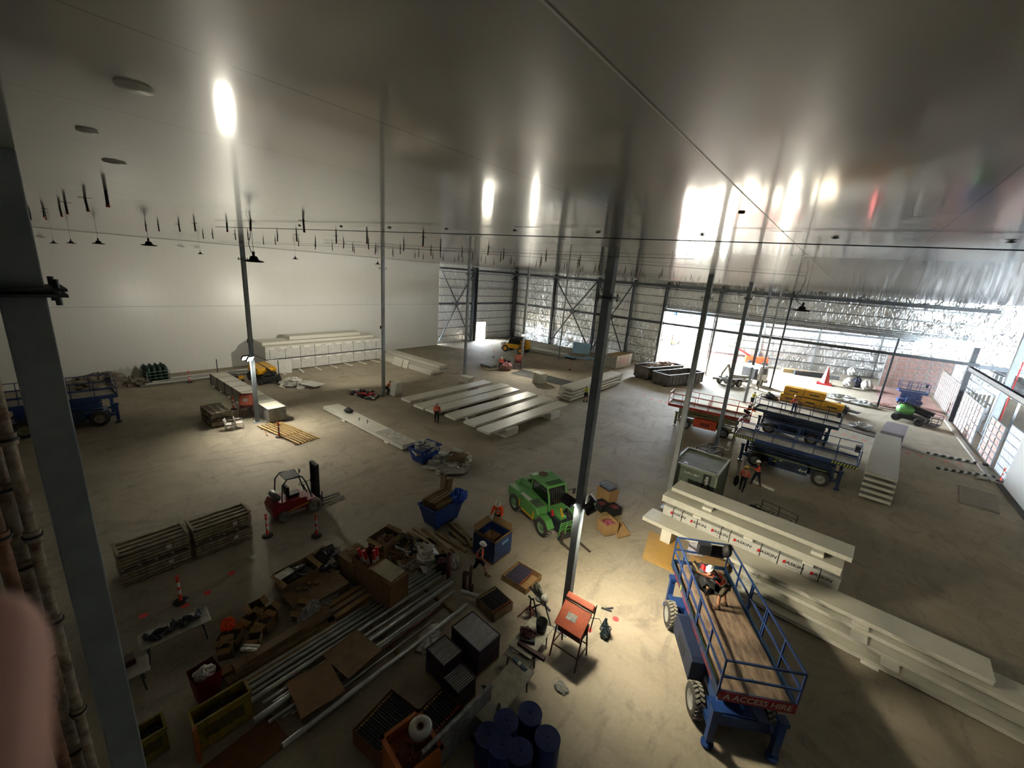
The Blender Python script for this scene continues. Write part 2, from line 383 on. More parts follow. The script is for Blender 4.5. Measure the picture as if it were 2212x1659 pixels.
column((-33.6, 54.2), 'thin pale column near the blue sheets in the far left', STEELL, .16, flange=False)
column((-5.74, 22.7), 'pale grey steel column at the corner of the shipping container', STEELL)
column((-5.9, 34.2), 'grey steel column standing before the orange scissor lift', STEEL)
column((-7.2, 53.0), 'grey steel column with a floodlight in front of the hooklift truck', STEEL)
column((-7.2, 62.0), 'pale galvanised column beside the cab of the hooklift truck', STEELL, .2)
column((-6.2, 64.8), 'dark thin column in line with the far wall right of the truck', DARKST, .2, flange=False, top=12.9)
column((5.1, 66.6), 'dark column at the edge of the pink floored room', DARKST, .2, flange=False, top=12.9)
column((11.45, 66.2), 'thick dark column at the far right corner of the hall', DARKST, .42, flange=False, top=12.9)
column((12.0, 54.8), 'thick grey column right of the pink stud wall', STEEL, .42, flange=False, top=13.2)

# ---------------------------------------------------------------- floodlights
LENS = mat('lit_floodlight_lens', (1.0, .97, .80), emit=40)
def flood(parent_label, base, z, dirs, power, colr=(1, .94, .78), name='floodlight', k=1.0, spread=150):
    for i, (off, dv) in enumerate(dirs):
        o = thing(name, parent_label[i], 'floodlight', (base[0]+off[0], base[1]+off[1], z), 0, 'floodlights clamped to the columns')
        q = Vector(dv).normalized(); rot = q.to_track_quat('-Z', 'Y')
        def part(nm, mb, mm):
            p = mb.build(nm, mm, o); p.rotation_mode = 'QUATERNION'; p.rotation_quaternion = rot; return p
        part('housing', MB().box(-.19*k, .19*k, -.14*k, .14*k, -.02, .1).box(-.1*k, .1*k, -.08*k, .08*k, .1, .16), BLK)
        part('lens', MB().box(-.16*k, .16*k, -.115*k, .115*k, -.026, -.02), LENS)
        cx, cyy = -off[0], -off[1]
        MB().bar((0, 0, 0), (cx*.6, cyy*.6, -.12), .03).build('bracket', DARKST, o)
        l = bpy.data.lights.new('floodlight_lamp', 'AREA'); l.shape = 'RECTANGLE'; l.size = .3*k; l.size_y = .2*k; l.energy = power*LAMP; l.color = colr; l.spread = R(spread)
        lo = bpy.data.objects.new('floodlight_lamp', l); col.objects.link(lo); lo.parent = o; lo.rotation_mode = 'QUATERNION'; lo.rotation_quaternion = rot
        lo.location = q*.05
    return o
flood(['floodlight on the left of the dark column, its dark back to the left', 'glaring floodlight on the right of the dark column beside the green telehandler', 'floodlight turned away behind the dark column beside the telehandler'],
      (-5.56, 11.28), 5.15, [((-.36, -.12), (.15, .55, -.55)), ((.40, -.02), (.45, .38, -.80)), ((.20, .40), (.5, .6, -.5))], 140, k=1.25, colr=(1, .90, .66), spread=125)
flood(['left lamp of the pair glowing on the column beside the wrapped panel stack', 'right lamp of the pair glowing on the column beside the wrapped panel stack'],
      (-33.1, 11.2), 5.0, [((-.10, -.36), (.62, .05, -.50)), ((.33, -.22), (.72, .35, -.50))], 215, k=1.4)
flood(['floodlight on the back of the column beside the wrapped stack, facing the white wall'], (-33.1, 11.2), 6.2, [((-.36, .1), (-1, .15, .15))], 200)  # unseen lamp added to brighten the white wall
flood(['floodlight on the back of the pale column, facing the white wall'], (-33.3, 22.4), 6.6, [((-.36, .12), (-1, .25, .1))], 620)  # second added lamp, hidden by its column, lifting the light on the wall
flood(['floodlight glowing on the column behind the red pallet'], (-33.1, 43.9), 4.6, [((.2, -.36), (.75, -.6, -.45))], 260)
flood(['floodlight glaring on the column in front of the hooklift truck'], (-7.2, 53.0), 4.4, [((.05, -.36), (.1, -1, -.5))], 260)

# ---------------------------------------------------------------- ceiling fittings
CZ = 13.05
def rail(p, q, z, r, label, mm):
    p = at(*p, z); q = at(*q, z)
    one('ceiling_rail', MB().bar(p, q, r, r*1.2), mm, label, 'rail')
    return p, q
p, q = rail((465, 490), (2215, 541), 12.97, .010, 'nearest thin dark rail running across under the glossy ceiling', DARKST)
d = (q-p).normalized()
for i in range(10):
    t = p+d*(3.5+i*1.35)+Vector((0, 0, .07)); sgn = 1
    one('rail_bracket', MB().prism([(-.04, 0), (0, -.010), (.04, 0), (0, .010)], -.02, .02, axis='y'), DARKST, 'small dark diamond bracket on the nearest ceiling rail', 'bracket', t, 0, 'brackets along the ceiling rail')
rail((700, 524), (1740, 596), 13.0, .009, 'second thin dark rail under the ceiling, ending above the foil wall', DARKST)
rail((470, 523), (1500, 560), 13.01, .008, 'third fine rail deeper under the ceiling', DARKST)
# black sleeved rods
SL = mat('black_sleeve', '101012', .5, 0, 0); TIP = mat('copper_tip', 'a8452e', .4, .3, 0)
rod = None; k = 0
for j in range(14):
    for i in range(9 if j < 9 else 5):
        x = -8.0-1.95*i-.25*(j % 2); y = 1.15+2.6*j+.12*math.sin(i*3+j)
        if j < 2 and i > 6: continue
        if rod is None:
            rod = MB().cyl((0, 0, -.175), (0, 0, 0), .019, n=8, m=0).cyl((0, 0, -.21), (0, 0, -.175), .023, n=8, m=1).box(-.09, .09, -.005, .005, -.006, 0, 0).build('hanging_rod', [SL, TIP], None, (x, y, CZ))
            tag(rod, 'short black sleeved rod with a reddish tip hanging from the ceiling', 'rod', 'black sleeved rods hanging from the ceiling'); r_ = rod
        else: r_ = dup(rod, (x, y, CZ))
        r_.rotation_euler = (.05*math.sin(k*1.7), .06*math.cos(k*2.3), k); k += 1
# high-bay lamps
def highbay(px, py, zz, label, cable=0, s=1.0):
    P = Vector((0, 0, CAMZ))+ray(px, py)*zz; zz = P.z
    o = thing('high_bay_lamp', label, 'lamp', P, 0, 'unlit black high bay lamps')
    MB().lathe([(0, .02), (.24*s, 0), (.245*s, .03), (.12*s, .06), (.09*s, .14), (.07*s, .16), (0, .16)], 20).build('lamp_shade', SL, o)
    MB().cyl((0, 0, -.005), (0, 0, .01), .17*s, n=16).build('diffuser', mat('dull_diffuser', '6b6b68', .5), o)
    MB().tube([(0, 0, .15), (.01, 0, .28)], .035, 6).tube([(0, 0, .25), (0, 0, CZ-zz+.02)], .006, 5).build('suspension_wire', SL, o)
    if cable:
        h = CZ-zz
        MB().tube([(0, 0, .18), (-.18, .0, .3), (-.3, 0, .5), (-.18, 0, .62), (-.1, 0, h-.15), (-.12, 0, h)], .010, 5).build('cable', SL, o)
highbay(549, 566, 11.5, 'black high bay lamp on a wavy cable left of the lit column', 1)
highbay(322, 531, 15.8, 'largest black high bay lamp of the row on the far left')
highbay(213, 527, 21, 'second black high bay lamp of the row on the far left')
highbay(154, 526, 28, 'third black high bay lamp of the row on the far left')
highbay(116, 526, 33, 'smallest black high bay lamp at the left end of the row')
highbay(433, 549, 40, 'tiny black high bay lamp before the white wall')
highbay(638, 560, 36, 'small black high bay lamp hanging between two grey columns')
highbay(816, 571, 38, 'small black high bay lamp just left of a pale column')
highbay(1113, 604, 25, 'black high bay lamp on a wavy cable before the foil corner', 1)
highbay(1731, 672, 14, 'black high bay lamp on a wavy cable before the foil above the opening', 1)
# ceiling access covers
for px, py, s, lb in ((290, 187, .07, 'nearest small pale cover on the ceiling'), (188, 281, .055, 'second small pale cover on the ceiling'), (247, 349, .08, 'small pale cover on the ceiling above the black rods'), (1602, 458, .028, 'small black sensor on the glossy ceiling')):
    P = at(px, py, CZ)
    one('ceiling_cover', MB().lathe([(s, 0), (s*.9, -.012), (0, -.015)], 14), SL if px > 1000 else mat('pale_plastic', 'e8e6e0', .4), lb, 'cover', P)
# ---------------------------------------------------------------- panels, stacks, bins
PANEL = mat('cream_panel_face', 'd2cfc0', .42, 0, .05, 1.2, spec=.5)
PEDGE = mat('panel_foam_edge', 'd5d3c8', .8, 0, .08, 6)
FOAM = mat('white_foam', 'e6e4da', .85, 0, .06, 5)
FILM = mat('stretch_film', 'a9a8a3', .3, 0, .2, 2.5, bump=.5, bscale=5, spec=.6)
FILM2 = mat('milky_film', 'c6c5c0', .28, 0, .12, 3, bump=.6, bscale=6, spec=.6)
TIM = mat('pale_timber', 'a08a62', .8, 0, .2, 4, stretch=(1, 6, 6)); TIM2 = mat('brown_timber', '93784f', .85, 0, .25, 4, stretch=(6, 1, 6))
CARD = mat('cardboard', '9c7c52', .85, 0, .12, 3); CARD2 = mat('dull_cardboard', '806a4e', .85, 0, .15, 3)
SBLUE = mat('skip_blue', '2348a0', .5, 0, .25, 3); DIRTW = mat('dirty_white', 'c6c2b8', .8, 0, .25, 3)
PBLUE = mat('pale_blue_sheet', '9cc4df', .5, 0, .08, 1); RUST = mat('rusty_grey_bin', '6e6a62', .75, .1, .45, 1.2, c2='4a3c34')
ORG = mat('safety_orange', 'f0501c', .6, 0, .05); RED = mat('signal_red', 'c4202a', .5, 0, .08); PINK = mat('pink_film', 'b98486', .4, 0, .2, 3)
def slab(x0, x1, y0, y1, z0, z1, label, name='insulated_panel', group=None, mm=None, rz=0, cat='panel'):
    c = ((x0+x1)/2, (y0+y1)/2, z0)
    hx, hy, h = (x1-x0)/2, (y1-y0)/2, z1-z0
    b = MB().box(-hx, hx, -hy, hy, 0, h*.12).box(-hx+.01, hx-.01, -hy+.01, hy-.01, h*.12, h*.88, 1).box(-hx, hx, -hy, hy, h*.88, h)
    return one(name, b, mm or [PANEL, PEDGE], label, cat, c, rz, group)
def block(x, y, z0, sx, sy, sz, label, group=None, name='foam_block', mm=None, rz=0, cat='block'):
    return one(name, MB().box(-sx/2, sx/2, -sy/2, sy/2, 0, sz), mm or FOAM, label, cat, (x, y, z0), rz, group, bevel=.015)
# six panels laid side by side
six = [(-29.7, -28.4, 21.8, 32.8), (-27.6, -26.3, 21.5, 33.4), (-26.1, -24.8, 21.6, 33.0), (-23.95, -22.6, 21.9, 33.1), (-21.9, -20.6, 22.0, 33.3), (-20.1, -18.8, 21.7, 33.0)]
nm = ['leftmost', 'second from the left', 'third from the left', 'fourth from the left', 'second from the right', 'rightmost']
for i, (a, b_, c, d_) in enumerate(six):
    slab(a, b_, c, d_, .62, .80, 'long cream panel, %s of six lying side by side on foam blocks' % nm[i], group='six panels laid out on blocks', rz=R([0, 1, 0, -.6, .5, 0][i]))
    for j, yy in enumerate((24.2, 30.4)):
        q = i == 5
        block((a+b_)/2+(.25 if q else 0), yy, 0, 1.3 if q else .9, 1.5 if q else .7, .62, ['foam block under the near end of the long panel %s of six', 'foam block under the far end of the long panel %s of six'][j] % nm[i], 'foam blocks under the six panels')
# long single panel with bag
slab(-32.6, -21.7, 16.05, 17.4, .14, .36, 'long cream panel alone on the floor, ending at the blue skip full of plastic')
slab(-25.0, -21.75, 16.15, 17.35, .365, .40, 'scuffed dirty sheet lying on the right end of the long panel', name='dirty_sheet', mm=[DIRTW, DIRTW], cat='sheet')
block(-29.3, 16.25, 0, .5, .5, .14, 'low foam block sticking out under the left part of the long panel'); block(-23.6, 16.3, 0, .5, .5, .14, 'low foam block under the right part of the long panel')
o = thing('tool_bag', 'black holdall lying on the long cream panel', 'bag', (-30.0, 16.9, .36), .4)
MB().lump((0, 0, .17), (.42, .22, .2), 3, 9, .12, sm=True).build('body', BLK, o); MB().tube([(-.2, 0, .34), (-.1, 0, .48), (.1, 0, .48), (.2, 0, .34)], .02, 6).build('handle', BLK, o)
for i, (x, y) in enumerate(((-27.8, 16.5), (-27.0, 16.7))):
    one('panel_clip', MB().bar((0, 0, 0), (.02, 0, .28), .03).bar((0, 0, .28), (.16, 0, .2), .03), DARKST, ['left little upright clip on the long panel', 'right little upright clip on the long panel'][i], 'clip', (x, y, .36))
# wrapped stack by the left column
o = thing('wrapped_panel_stack', 'long low film wrapped panel stack with cream jointed top beside the left column', 'panel stack', (-38.5, 12.25, 0))
MB().box(-6.6, 6.5, -.62, .62, .16, 1.14).build('wrapped_body', FILM, o)
for i in range(7):
    x0 = -6.6+i*1.87
    MB().box(x0, x0+1.86, -.64, .64, 1.14, 1.2).build('top_sheet', PANEL, o)
    MB().box(x0+.02, x0+.06, -.66, .66, .16, 1.21).build('strap', BLK, o)
for x in (-6, -4, -2, 0, 2, 4, 6): MB().box(x-.1, x+.1, -.7, .7, 0, .16).build('bearer', FOAM, o)
# timber slatted crates
def crate(name, label, loc, L, Wd, H, rz=0, tiers=2, fm=TIM, film=True, nsl=4, cat='crate', group=None, cards=True):
    o = thing(name, label, cat, loc, rz, group)
    th = H/tiers
    for t in range(tiers):
        z = t*th
        b = MB()
        for k in range(5): b.box(-L/2+k*(L-.1)/4, -L/2+k*(L-.1)/4+.1, -Wd/2, Wd/2, z, z+.1)
        for s in (-1, 1): b.box(-L/2, L/2, s*Wd/2-.05, s*Wd/2+.05, z+.1, z+.13)
        b.build('pallet', fm, o)
        MB().box(-L/2+.06, L/2-.06, -Wd/2+.06, Wd/2-.06, z+.13, z+th-.03).build('load', mat('dark_grey_load', '6e6658', .7, 0, .3, 2), o)
        nn_ = 3
        for k in range(nn_):
            zz = z+.2+k*(th-.26)/nn_
            b = MB(); b.box(-L/2-.01, L/2+.01, -Wd/2-.03, -Wd/2, zz, zz+.10).box(-L/2-.01, L/2+.01, Wd/2, Wd/2+.03, zz, zz+.10)
            b.box(-L/2-.03, -L/2, -Wd/2, Wd/2, zz, zz+.10).box(L/2, L/2+.03, -Wd/2, Wd/2, zz, zz+.10); b.build('slat_band', fm, o)
    for k in range(nsl): MB().box(-L/2, L/2, -Wd/2+k*(Wd-.12)/(nsl-1), -Wd/2+k*(Wd-.12)/(nsl-1)+.12, H-.03, H).build('top_slat', fm, o)
    for s in (-1, 1): MB().box(s*L/2-.05, s*L/2+.05, -Wd/2, Wd/2, H, H+.04).build('end_batten', fm, o)
    if cards:
        for t in range(tiers): MB().box(L*.16, L*.16+.16, -Wd/2-.035, -Wd/2-.03, t*th+.3, t*th+.46).build('paper_tag', WHITE, o)
    return o
crate('timber_crate', 'grey slatted timber crate beside the white plastic chairs', (-34.6, 9.05, 0), 2.3, 1.3, 1.12, fm=mat('grey_timber', '948770', .85, 0, .25, 4))
crate('long_timber_crate', 'long slatted timber crate nearest the close column, left of its pair', (-19.15, 2.4, 0), 2.05, 1.0, 1.35, R(90), group='pair of slatted timber crates', fm=mat('dusty_timber', 'a5977a', .85, 0, .25, 4))
crate('long_timber_crate', 'long slatted timber crate with its own paper tags, right of its pair near the forklift', (-19.1, 4.65, 0), 2.05, 1.0, 1.35, R(90), group='pair of slatted timber crates', fm=mat('dusty_timber', 'a5977a'))
# tall white double stack against the left wall
for t in range(2):
    o = thing('white_panel_pack', ['lower film wrapped pack of the big white stack along the left wall', 'upper film wrapped pack of the big white stack along the left wall'][t], 'panel pack', (-48.9, 24.3, .12+t*1.365), 0, 'big wrapped packs along the left wall')
    MB().box(-1.7, 1.7, -7.0, 7.2, 0, 1.28).build('wrapped_body', FILM2, o)
    for i in range(9): MB().box(1.7, 1.72, -6.6+i*1.62, -6.57+i*1.62, 0, 1.28).build('strap', BLK, o)
    for i in range(11): MB().box(1.70, 1.76, -6.8+i*1.28, -6.1+i*1.28, 1.06, 1.2).build('edge_protector', FOAM, o)
    MB().box(-1.75, 1.78, -7.0, 7.2, 1.28, 1.36).build('bearers', DARKST if t == 0 else PANEL, o)
slab(-50.6, -48.2, 17.4, 31.0, 2.85, 3.12, 'long thin panel on top of the big white stack', group=None)
slab(-50.6, -49.0, 20.6, 29.5, 3.12, 3.5, 'highest thin panel at the back of the big white stack')
for i in range(8):
    block(-46.3, 18.6+i*1.9, 0, 1.7, .22, .1, 'white foam bearer poking out of the floor side of the big white stack', 'foam bearers before the big white stack', name='foam_bearer', rz=R(-12+i*3))
o = one('leaning_board', MB().box(-1.2, 1.2, -.03, .03, 0, 1.5), WHITE, 'white board leaning against the left end of the big stack behind the yellow lift', 'board', (-46.5, 18.3, 0), R(70)); o.rotation_euler[0] = R(-14)
# panels right of the big stack
for t, (y0, y1, x0, x1, z0) in enumerate(((31.2, 32.5, -47.5, -36.8, 0), (31.2, 32.5, -48, -36.5, .3), (32.8, 34.1, -48, -37.2, 0), (32.8, 34.1, -48.2, -37.6, .3), (32.7, 34.0, -48, -37.0, .6))):
    slab(x0, x1, y0, y1, z0, z0+.3, ['bottom panel of the near row right of the big stack', 'top panel of the near row right of the big stack', 'bottom panel of the rear row right of the big stack', 'middle panel of the rear row right of the big stack', 'top panel of the rear row right of the big stack'][t], group='panel rows right of the big stack')
for i, (x, y, wd, r_) in enumerate(((-43.0, 30.9, 1.9, 0), (-41.4, 30.9, .9, 4))):
    o = one('leaning_sheet', MB().box(-wd/2, wd/2, -.02, .02, 0, 1.05), PANEL, ['wide sheet leaning on the panels right of the pale column', 'narrow sheet leaning beside the wide one on the panels'][i], 'sheet', (x, y, 0), R(r_)); o.rotation_euler[0] = R(-16)
# four slab stack with gaps
for k in range(4):
    slab(-22.0+.08*k, -20.4+.08*k, 35.9, 47.9, .10+k*.38, .32+k*.38, '%s slab of the spaced stack beside the worker in a yellow vest' % ['lowest', 'second lowest', 'third', 'top'][k], group='four spaced slabs')
    for yy in (38.2, 45.5): block(-21.1, yy, (.32+(k-1)*.38) if k else 0, 1.0, .5, .16 if k else .10, 'thin foam spacer between the slabs beside the worker in yellow', 'foam spacers in the four slab stack', name='foam_spacer')
# far panels and blue sheets
slab(-41, -33.6, 55.3, 57.6, .1, .3, 'low long pale panel stack on the floor behind the yellow telehandler', rz=R(4)); slab(-40.5, -34, 55.5, 57.4, .34, .5, 'upper pale panel of the low stack behind the yellow telehandler', rz=R(6))
o = one('blue_sheet', MB().box(-1.5, 1.5, -.03, .03, 0, 1.9), PBLUE, 'pale blue sheet standing upright near the far foil wall', 'sheet', (-34.2, 62.0, 0), R(25)); o.rotation_euler[0] = R(-18)
for i, (x, y, z, a, sx, sy) in enumerate(((-32.0, 58.0, .04, 20, 3, 1.3), (-30.3, 59.2, .12, -8, 3, 1.2), (-33.0, 56.3, .3, 5, 2.2, 1.1))):
    slab(x-sx/2, x+sx/2, y-sy/2, y+sy/2, z, z+.06, ['pale blue sheet flat on the floor below the upright blue sheet', 'blue sheet flat on the floor nearest the far wall', 'blue grey sheet on a small black stand on the floor'][i], name='blue_sheet', mm=[PBLUE, PBLUE], rz=R(a), cat='sheet')
block(-33.0, 56.3, 0, 1.9, .9, .28, 'small dark stand under a blue grey sheet', name='low_stand', mm=DARKST, cat='stand')
# foam blocks
for i, (x, y, z, a) in enumerate(((-32.4, 32.7, 0, 5), (-32.4, 32.7, .22, -3), (-32.3, 32.8, .44, 8))):
    block(x, y, z, 1.5, .9, .2, 'flat white foam block, %s of three at the foot of a column' % ['bottom', 'middle', 'top'][i], 'foam blocks at the column foot', rz=R(a))
for i in range(4): block(-27.5+.28*i, 39.6+.1*i, 0, .24, 1.1, 1.25-.03*i, 'white foam board standing upright, %s of four in a row' % ['first from the left', 'second from the left', 'second from the right', 'last on the right'][i], 'upright foam boards near the steel lengths')
# steel lengths
rnd = random.Random(4)
for k in range(11):
    x, y = -32.4+k*.05, 43.2-k*.28
    o = one('steel_length', MB().box(0, 7.6+rnd.random(), -.05, .05, 0, .07), GALV if k % 3 else DARKST, 'long galvanised steel section lying on the floor before the upright foam boards', 'steel section', (x, y, .02), R(2+k*.25), 'steel sections on the floor mid hall')
for k in range(9):
    one('steel_section', MB().box(-.06, .06, -5.6, 5.6, 0, .1), GALV if k % 2 else PEDGE, 'long steel section laid along the foot of the white wall', 'steel section', (-49.6+.24*k+.3*(k % 2), 14.6+rnd.random()*1.2-.3*k, .01+.09*(k % 3)), R(rnd.random()*2-1), 'steel sections along the white wall')
# gas bottle cage
o = thing('bottle_cage', 'galvanised cage packed with dark green gas bottles against the white wall', 'cage', (-49.6, 8.5, 0), R(4))
f = MB()
for x in (-.9, .9):
    for y in (-.85, .85): f.bar((x, y, 0), (x, y, 1.05), .05)
for z in (.15, .45, .75, 1.05):
    f.bar((.9, -.85, z), (.9, .85, z), .04); f.bar((-.9, -.85, z), (.9, -.85, z), .04); f.bar((-.9, .85, z), (.9, .85, z), .04)
f.box(-.95, .95, -.9, .9, 0, .08); f.build('frame', GALV, o)
for i in range(4):
    for j in range(4):
        MB().lathe([(.0, .08), (.17, .08), (.17, 1.25), (.12, 1.4), (.05, 1.45), (.05, 1.58), (0, 1.58)], 10, 0, 'z', (-.66+.42*i, -.63+.42*j, 0)).build('gas_bottle', mat('bottle_green', '17382e', .4, 0, .1), o)
one('rubbish_heap', MB().lump((0, 0, .25), (1.5, 2.0, .75), 5, 12, .3).lump((.5, 2.2, .2), (1.1, 1.0, .5), 6, 10, .4), mat('dusty_plastic', '8d8272', .6, 0, .3, 3), 'heap of dusty plastic left of the gas bottle cage', 'heap', (-49.6, 5.2, 0), kind=None) if False else one('rubbish_heap', MB().lump((0, 0, .3), (1.3, 1.7, .8), 5, 12, .3).lump((.5, 1.9, .2), (1.0, .9, .45), 6, 10, .4), mat('dusty_plastic', '8d8272', .6, 0, .3, 3), 'heap of dusty plastic left of the gas bottle cage', 'heap', (-49.6, 4.9, 0))
# foam debris heaps
def debris(name, label, c, rx, ry, n, mats, seed, cat='heap', hmax=.5):
    rd = random.Random(seed); b = MB()
    b.lump((0, 0, .02), (rx*.9, ry*.9, hmax*.7), seed, 12, .3, 0)
    for i in range(n):
        a = rd.random()*6.28; q = math.sqrt(rd.random())
        x, y = rx*q*math.cos(a), ry*q*math.sin(a); z = hmax*(1-q)*.8+.08
        b.cb((x, y, z), (.25+rd.random()*.8, .2+rd.random()*.5, .03+rd.random()*.1), (rd.random()-.5, rd.random()-.5, rd.random()*3), rd.randrange(len(mats)))
    return one(name, b, mats, label, cat, c)
debris('foam_debris', 'white foam and film rubbish heap right of the yellow lift', (-41.6, 17.6, 0), 1.9, 1.3, 40, [DIRTW, FOAM, WHITE], 11)
one('scrap_sheet', MB().box(-1, 1, -.7, .7, 0, .03), WHITE, 'white scrap sheet on the floor at the right of the foam rubbish', 'sheet', (-39.7, 18.6, .3), .3)
debris('foam_debris', 'white foam offcut heap beside the blue skip full of plastic', (-18.2, 17.3, 0), 1.25, 1.5, 60, [FOAM, WHITE, DIRTW, FOAM, FILM2], 12, hmax=.7)
for i, (x, y, z, a, sx, sy, mm) in enumerate(((-17.6, 17.3, .66, .5, 1.25, .9, CARD2), (-16.9, 16.4, .25, .9, 1.3, .55, WHITE), (-18.6, 15.9, .1, 1.2, .9, .28, WHITE), (-17.6, 16.2, .3, .2, .8, .5, WHITE))):
    o = one('offcut_sheet', MB().box(-sx/2, sx/2, -sy/2, sy/2, 0, .04), mm, ['brown board on top of the foam offcut heap', 'white rectangular offcut at the front of the foam heap', 'narrow white offcut at the left front of the foam heap', 'white offcut lying on the front slope of the foam heap'][i], 'sheet', (x, y, z), a); o.rotation_euler[0] = .25
# column foot clutter by the crouching worker
debris('tool_clutter', 'tools, hoses and dark bags spread at the foot of the pale column', (-34.4, 21.1, 0), 1.7, .8, 34, [BLK, DARKST, RED, DIRTW], 13, 'clutter', .35)
slab(-36.4, -34.6, 20.6, 21.5, .02, .14, 'short pale offcut on the floor left of the tool clutter'); 
pst = at(856, 853)
for k in range(5): block(pst.x, pst.y, .26*k, .7, .9, .25, 'white foam block %s in the small upright stack right of the crouching worker' % ['at the bottom', 'second', 'in the middle', 'fourth', 'on top'][k], 'small stack of foam blocks', rz=R(4*k))
# ------------- skips
def skip(label, loc, rz, L, Wd, H, mm=SBLUE, name='blue_skip'):
    o = thing(name, label, 'skip', loc, rz)
    def ring(f, z): return [(-L*f/2, -Wd*f/2, z), (L*f/2, -Wd*f/2, z), (L*f/2, Wd*f/2, z), (-L*f/2, Wd*f/2, z)]
    b = MB(); lo, hi, ih, il = ring(.72, .14), ring(1, H), ring(.95, H), ring(.68, .18)
    b.add(lo+hi, [(3,2,1,0), (0,1,5,4), (1,2,6,5), (2,3,7,6), (3,0,4,7)]); b.add(hi+ih, [(0,1,5,4), (1,2,6,5), (2,3,7,6), (3,0,4,7)]); b.add(ih+il, [(0,1,5,4), (1,2,6,5), (2,3,7,6), (3,0,4,7), (4,5,6,7)])
    b.build('tub', mm, o)
    MB().box(-L/2-.03, L/2+.03, -Wd/2-.03, -Wd/2+.03, H-.06, H+.02).box(-L/2-.03, L/2+.03, Wd/2-.03, Wd/2+.03, H-.06, H+.02).box(-L/2-.03, -L/2+.03, -Wd/2, Wd/2, H-.06, H+.02).box(L/2-.03, L/2+.03, -Wd/2, Wd/2, H-.06, H+.02).build('rim', mm, o)
    for x in (-L*.25, L*.25):
        for y in (-Wd*.25, Wd*.25): MB().lathe([(0, -.03), (.08, -.03), (.08, .03), (0, .03)], 12, 0, 'y', (x, y, .08)).build('castor', BLK, o)
    MB().box(-L*.2, L*.2, -Wd*.40, -Wd*.38, .15, .25).build('fork_pocket', DARKST, o)
    return o
skip('blue skip full of clear plastic at the end of the long panel', (-19.6, 16.3, 0), R(95), 1.8, 1.25, 1.1)
debris('plastic_waste', 'crumpled clear plastic filling the blue skip at the long panel', (-19.6, 16.3, .8), .5, .75, 26, [FILM2, DIRTW, FOAM], 14, 'waste', .65)
skip('blue skip loaded with timber lengths and a blue tarp', (-13.65, 12.5, 0), R(92), 2.0, 1.2, 1.25)
for k in range(14):
    i, j = k % 5, k//5
    p = Vector((-14.12+.20*i, 11.7+.04*i, 1.12+.13*j)); q = p+Vector((.1, 1.35, .22))
    one('timber_length', MB().bar((0, 0, 0), q-p, .14, .10), TIM2 if k % 3 else TIM, 'brown timber length lying in the blue skip beside the blue tarp', 'timber', p, 0, 'timber lengths lying in the blue skip')
for k in range(6):
    p = Vector((-14.15+.13*k, 12.85, 1.0))
    one('timber_length', MB().bar((0, 0, 0), (.02*k-.1, .15, 1.15+.1*(k % 3)), .11, .05), TIM if k % 2 else TIM2, 'timber length standing upright at the back of the blue skip', 'timber', p, 0, 'upright timbers in the blue skip')
one('blue_tarp', MB().lump((0, 0, 0), (.38, .40, .34), 8, 14, .28), mat('tarp_blue', '2458c8', .4, 0, .3, 6), 'crumpled blue tarp at the right end of the timber skip', 'tarp', (-13.15, 13.15, 1.45))
o = thing('lined_bin', 'blue wrapped square bin with an open cardboard lining beside two workers', 'bin', (-10.25, 12.55, 0), R(2))
b = MB(); s, H = .62, 1.1
b.box(-s, s, -s, -s+.04, .12, H).box(-s, s, s-.04, s, .12, H).box(-s, -s+.04, -s, s, .12, H).box(s-.04, s, -s, s, .12, H).box(-s, s, -s, s, .1, .16); b.build('tub', mat('film_blue', '1e4480', .35, 0, .3, 3, bump=.4), o)
b = MB()
for a0 in range(4):
    M = Matrix.Rotation(a0*math.pi/2, 3, 'Z'); v = [M @ Vector(q) for q in ((-.56, -.56, .2), (.56, -.56, .2), (.58, -.6, H+.08), (-.58, -.6, H+.08), (.50, -.74, H+.3), (-.50, -.74, H+.3))]
    b.add(v, [(0, 1, 2, 3), (3, 2, 4, 5)])
b.build('cardboard_lining', CARD, o); MB().box(-.56, .56, -.56, .56, .2, .22).build('cardboard_base', CARD, o)
MB().box(-.6, .6, -.6, .6, 0, .1).build('pallet', TIM2, o)
MB().box(s, s+.012, -.1, .35, .78, .92).build('label', mat('pale_label', '7fb2d8', .5), o)
# timber offcuts at the skip
for k, (px, py, a, L_) in enumerate(((915, 1160, -28, 1.6), (935, 1162, -30, 1.7), (950, 1172, -30, 1.6), (965, 1168, -25, 1.5), (985, 1145, -35, 1.6), (1000, 1150, -40, 1.5), (1010, 1168, -50, 1.3), (925, 1180, -20, 1.2), (955, 1190, -24, 1.2), (905, 1168, -24, 1.6), (918, 1170, -22, 1.6), (940, 1172, -24, 1.6), (948, 1183, -22, 1.5), (968, 1183, -28, 1.4), (978, 1172, -30, 1.4), (990, 1165, -34, 1.3), (995, 1182, -40, 1.0))):
    P = at(px, py); one('timber_offcut', MB().cb((0, 0, .06), (L_, .16, .11)), TIM2 if k % 2 else TIM, 'squared timber offcut lying between the timber skip and the lined bin', 'timber', (P.x, P.y, .0 if k % 2 else .02), R(a+25), 'timber offcuts on the floor by the skip')
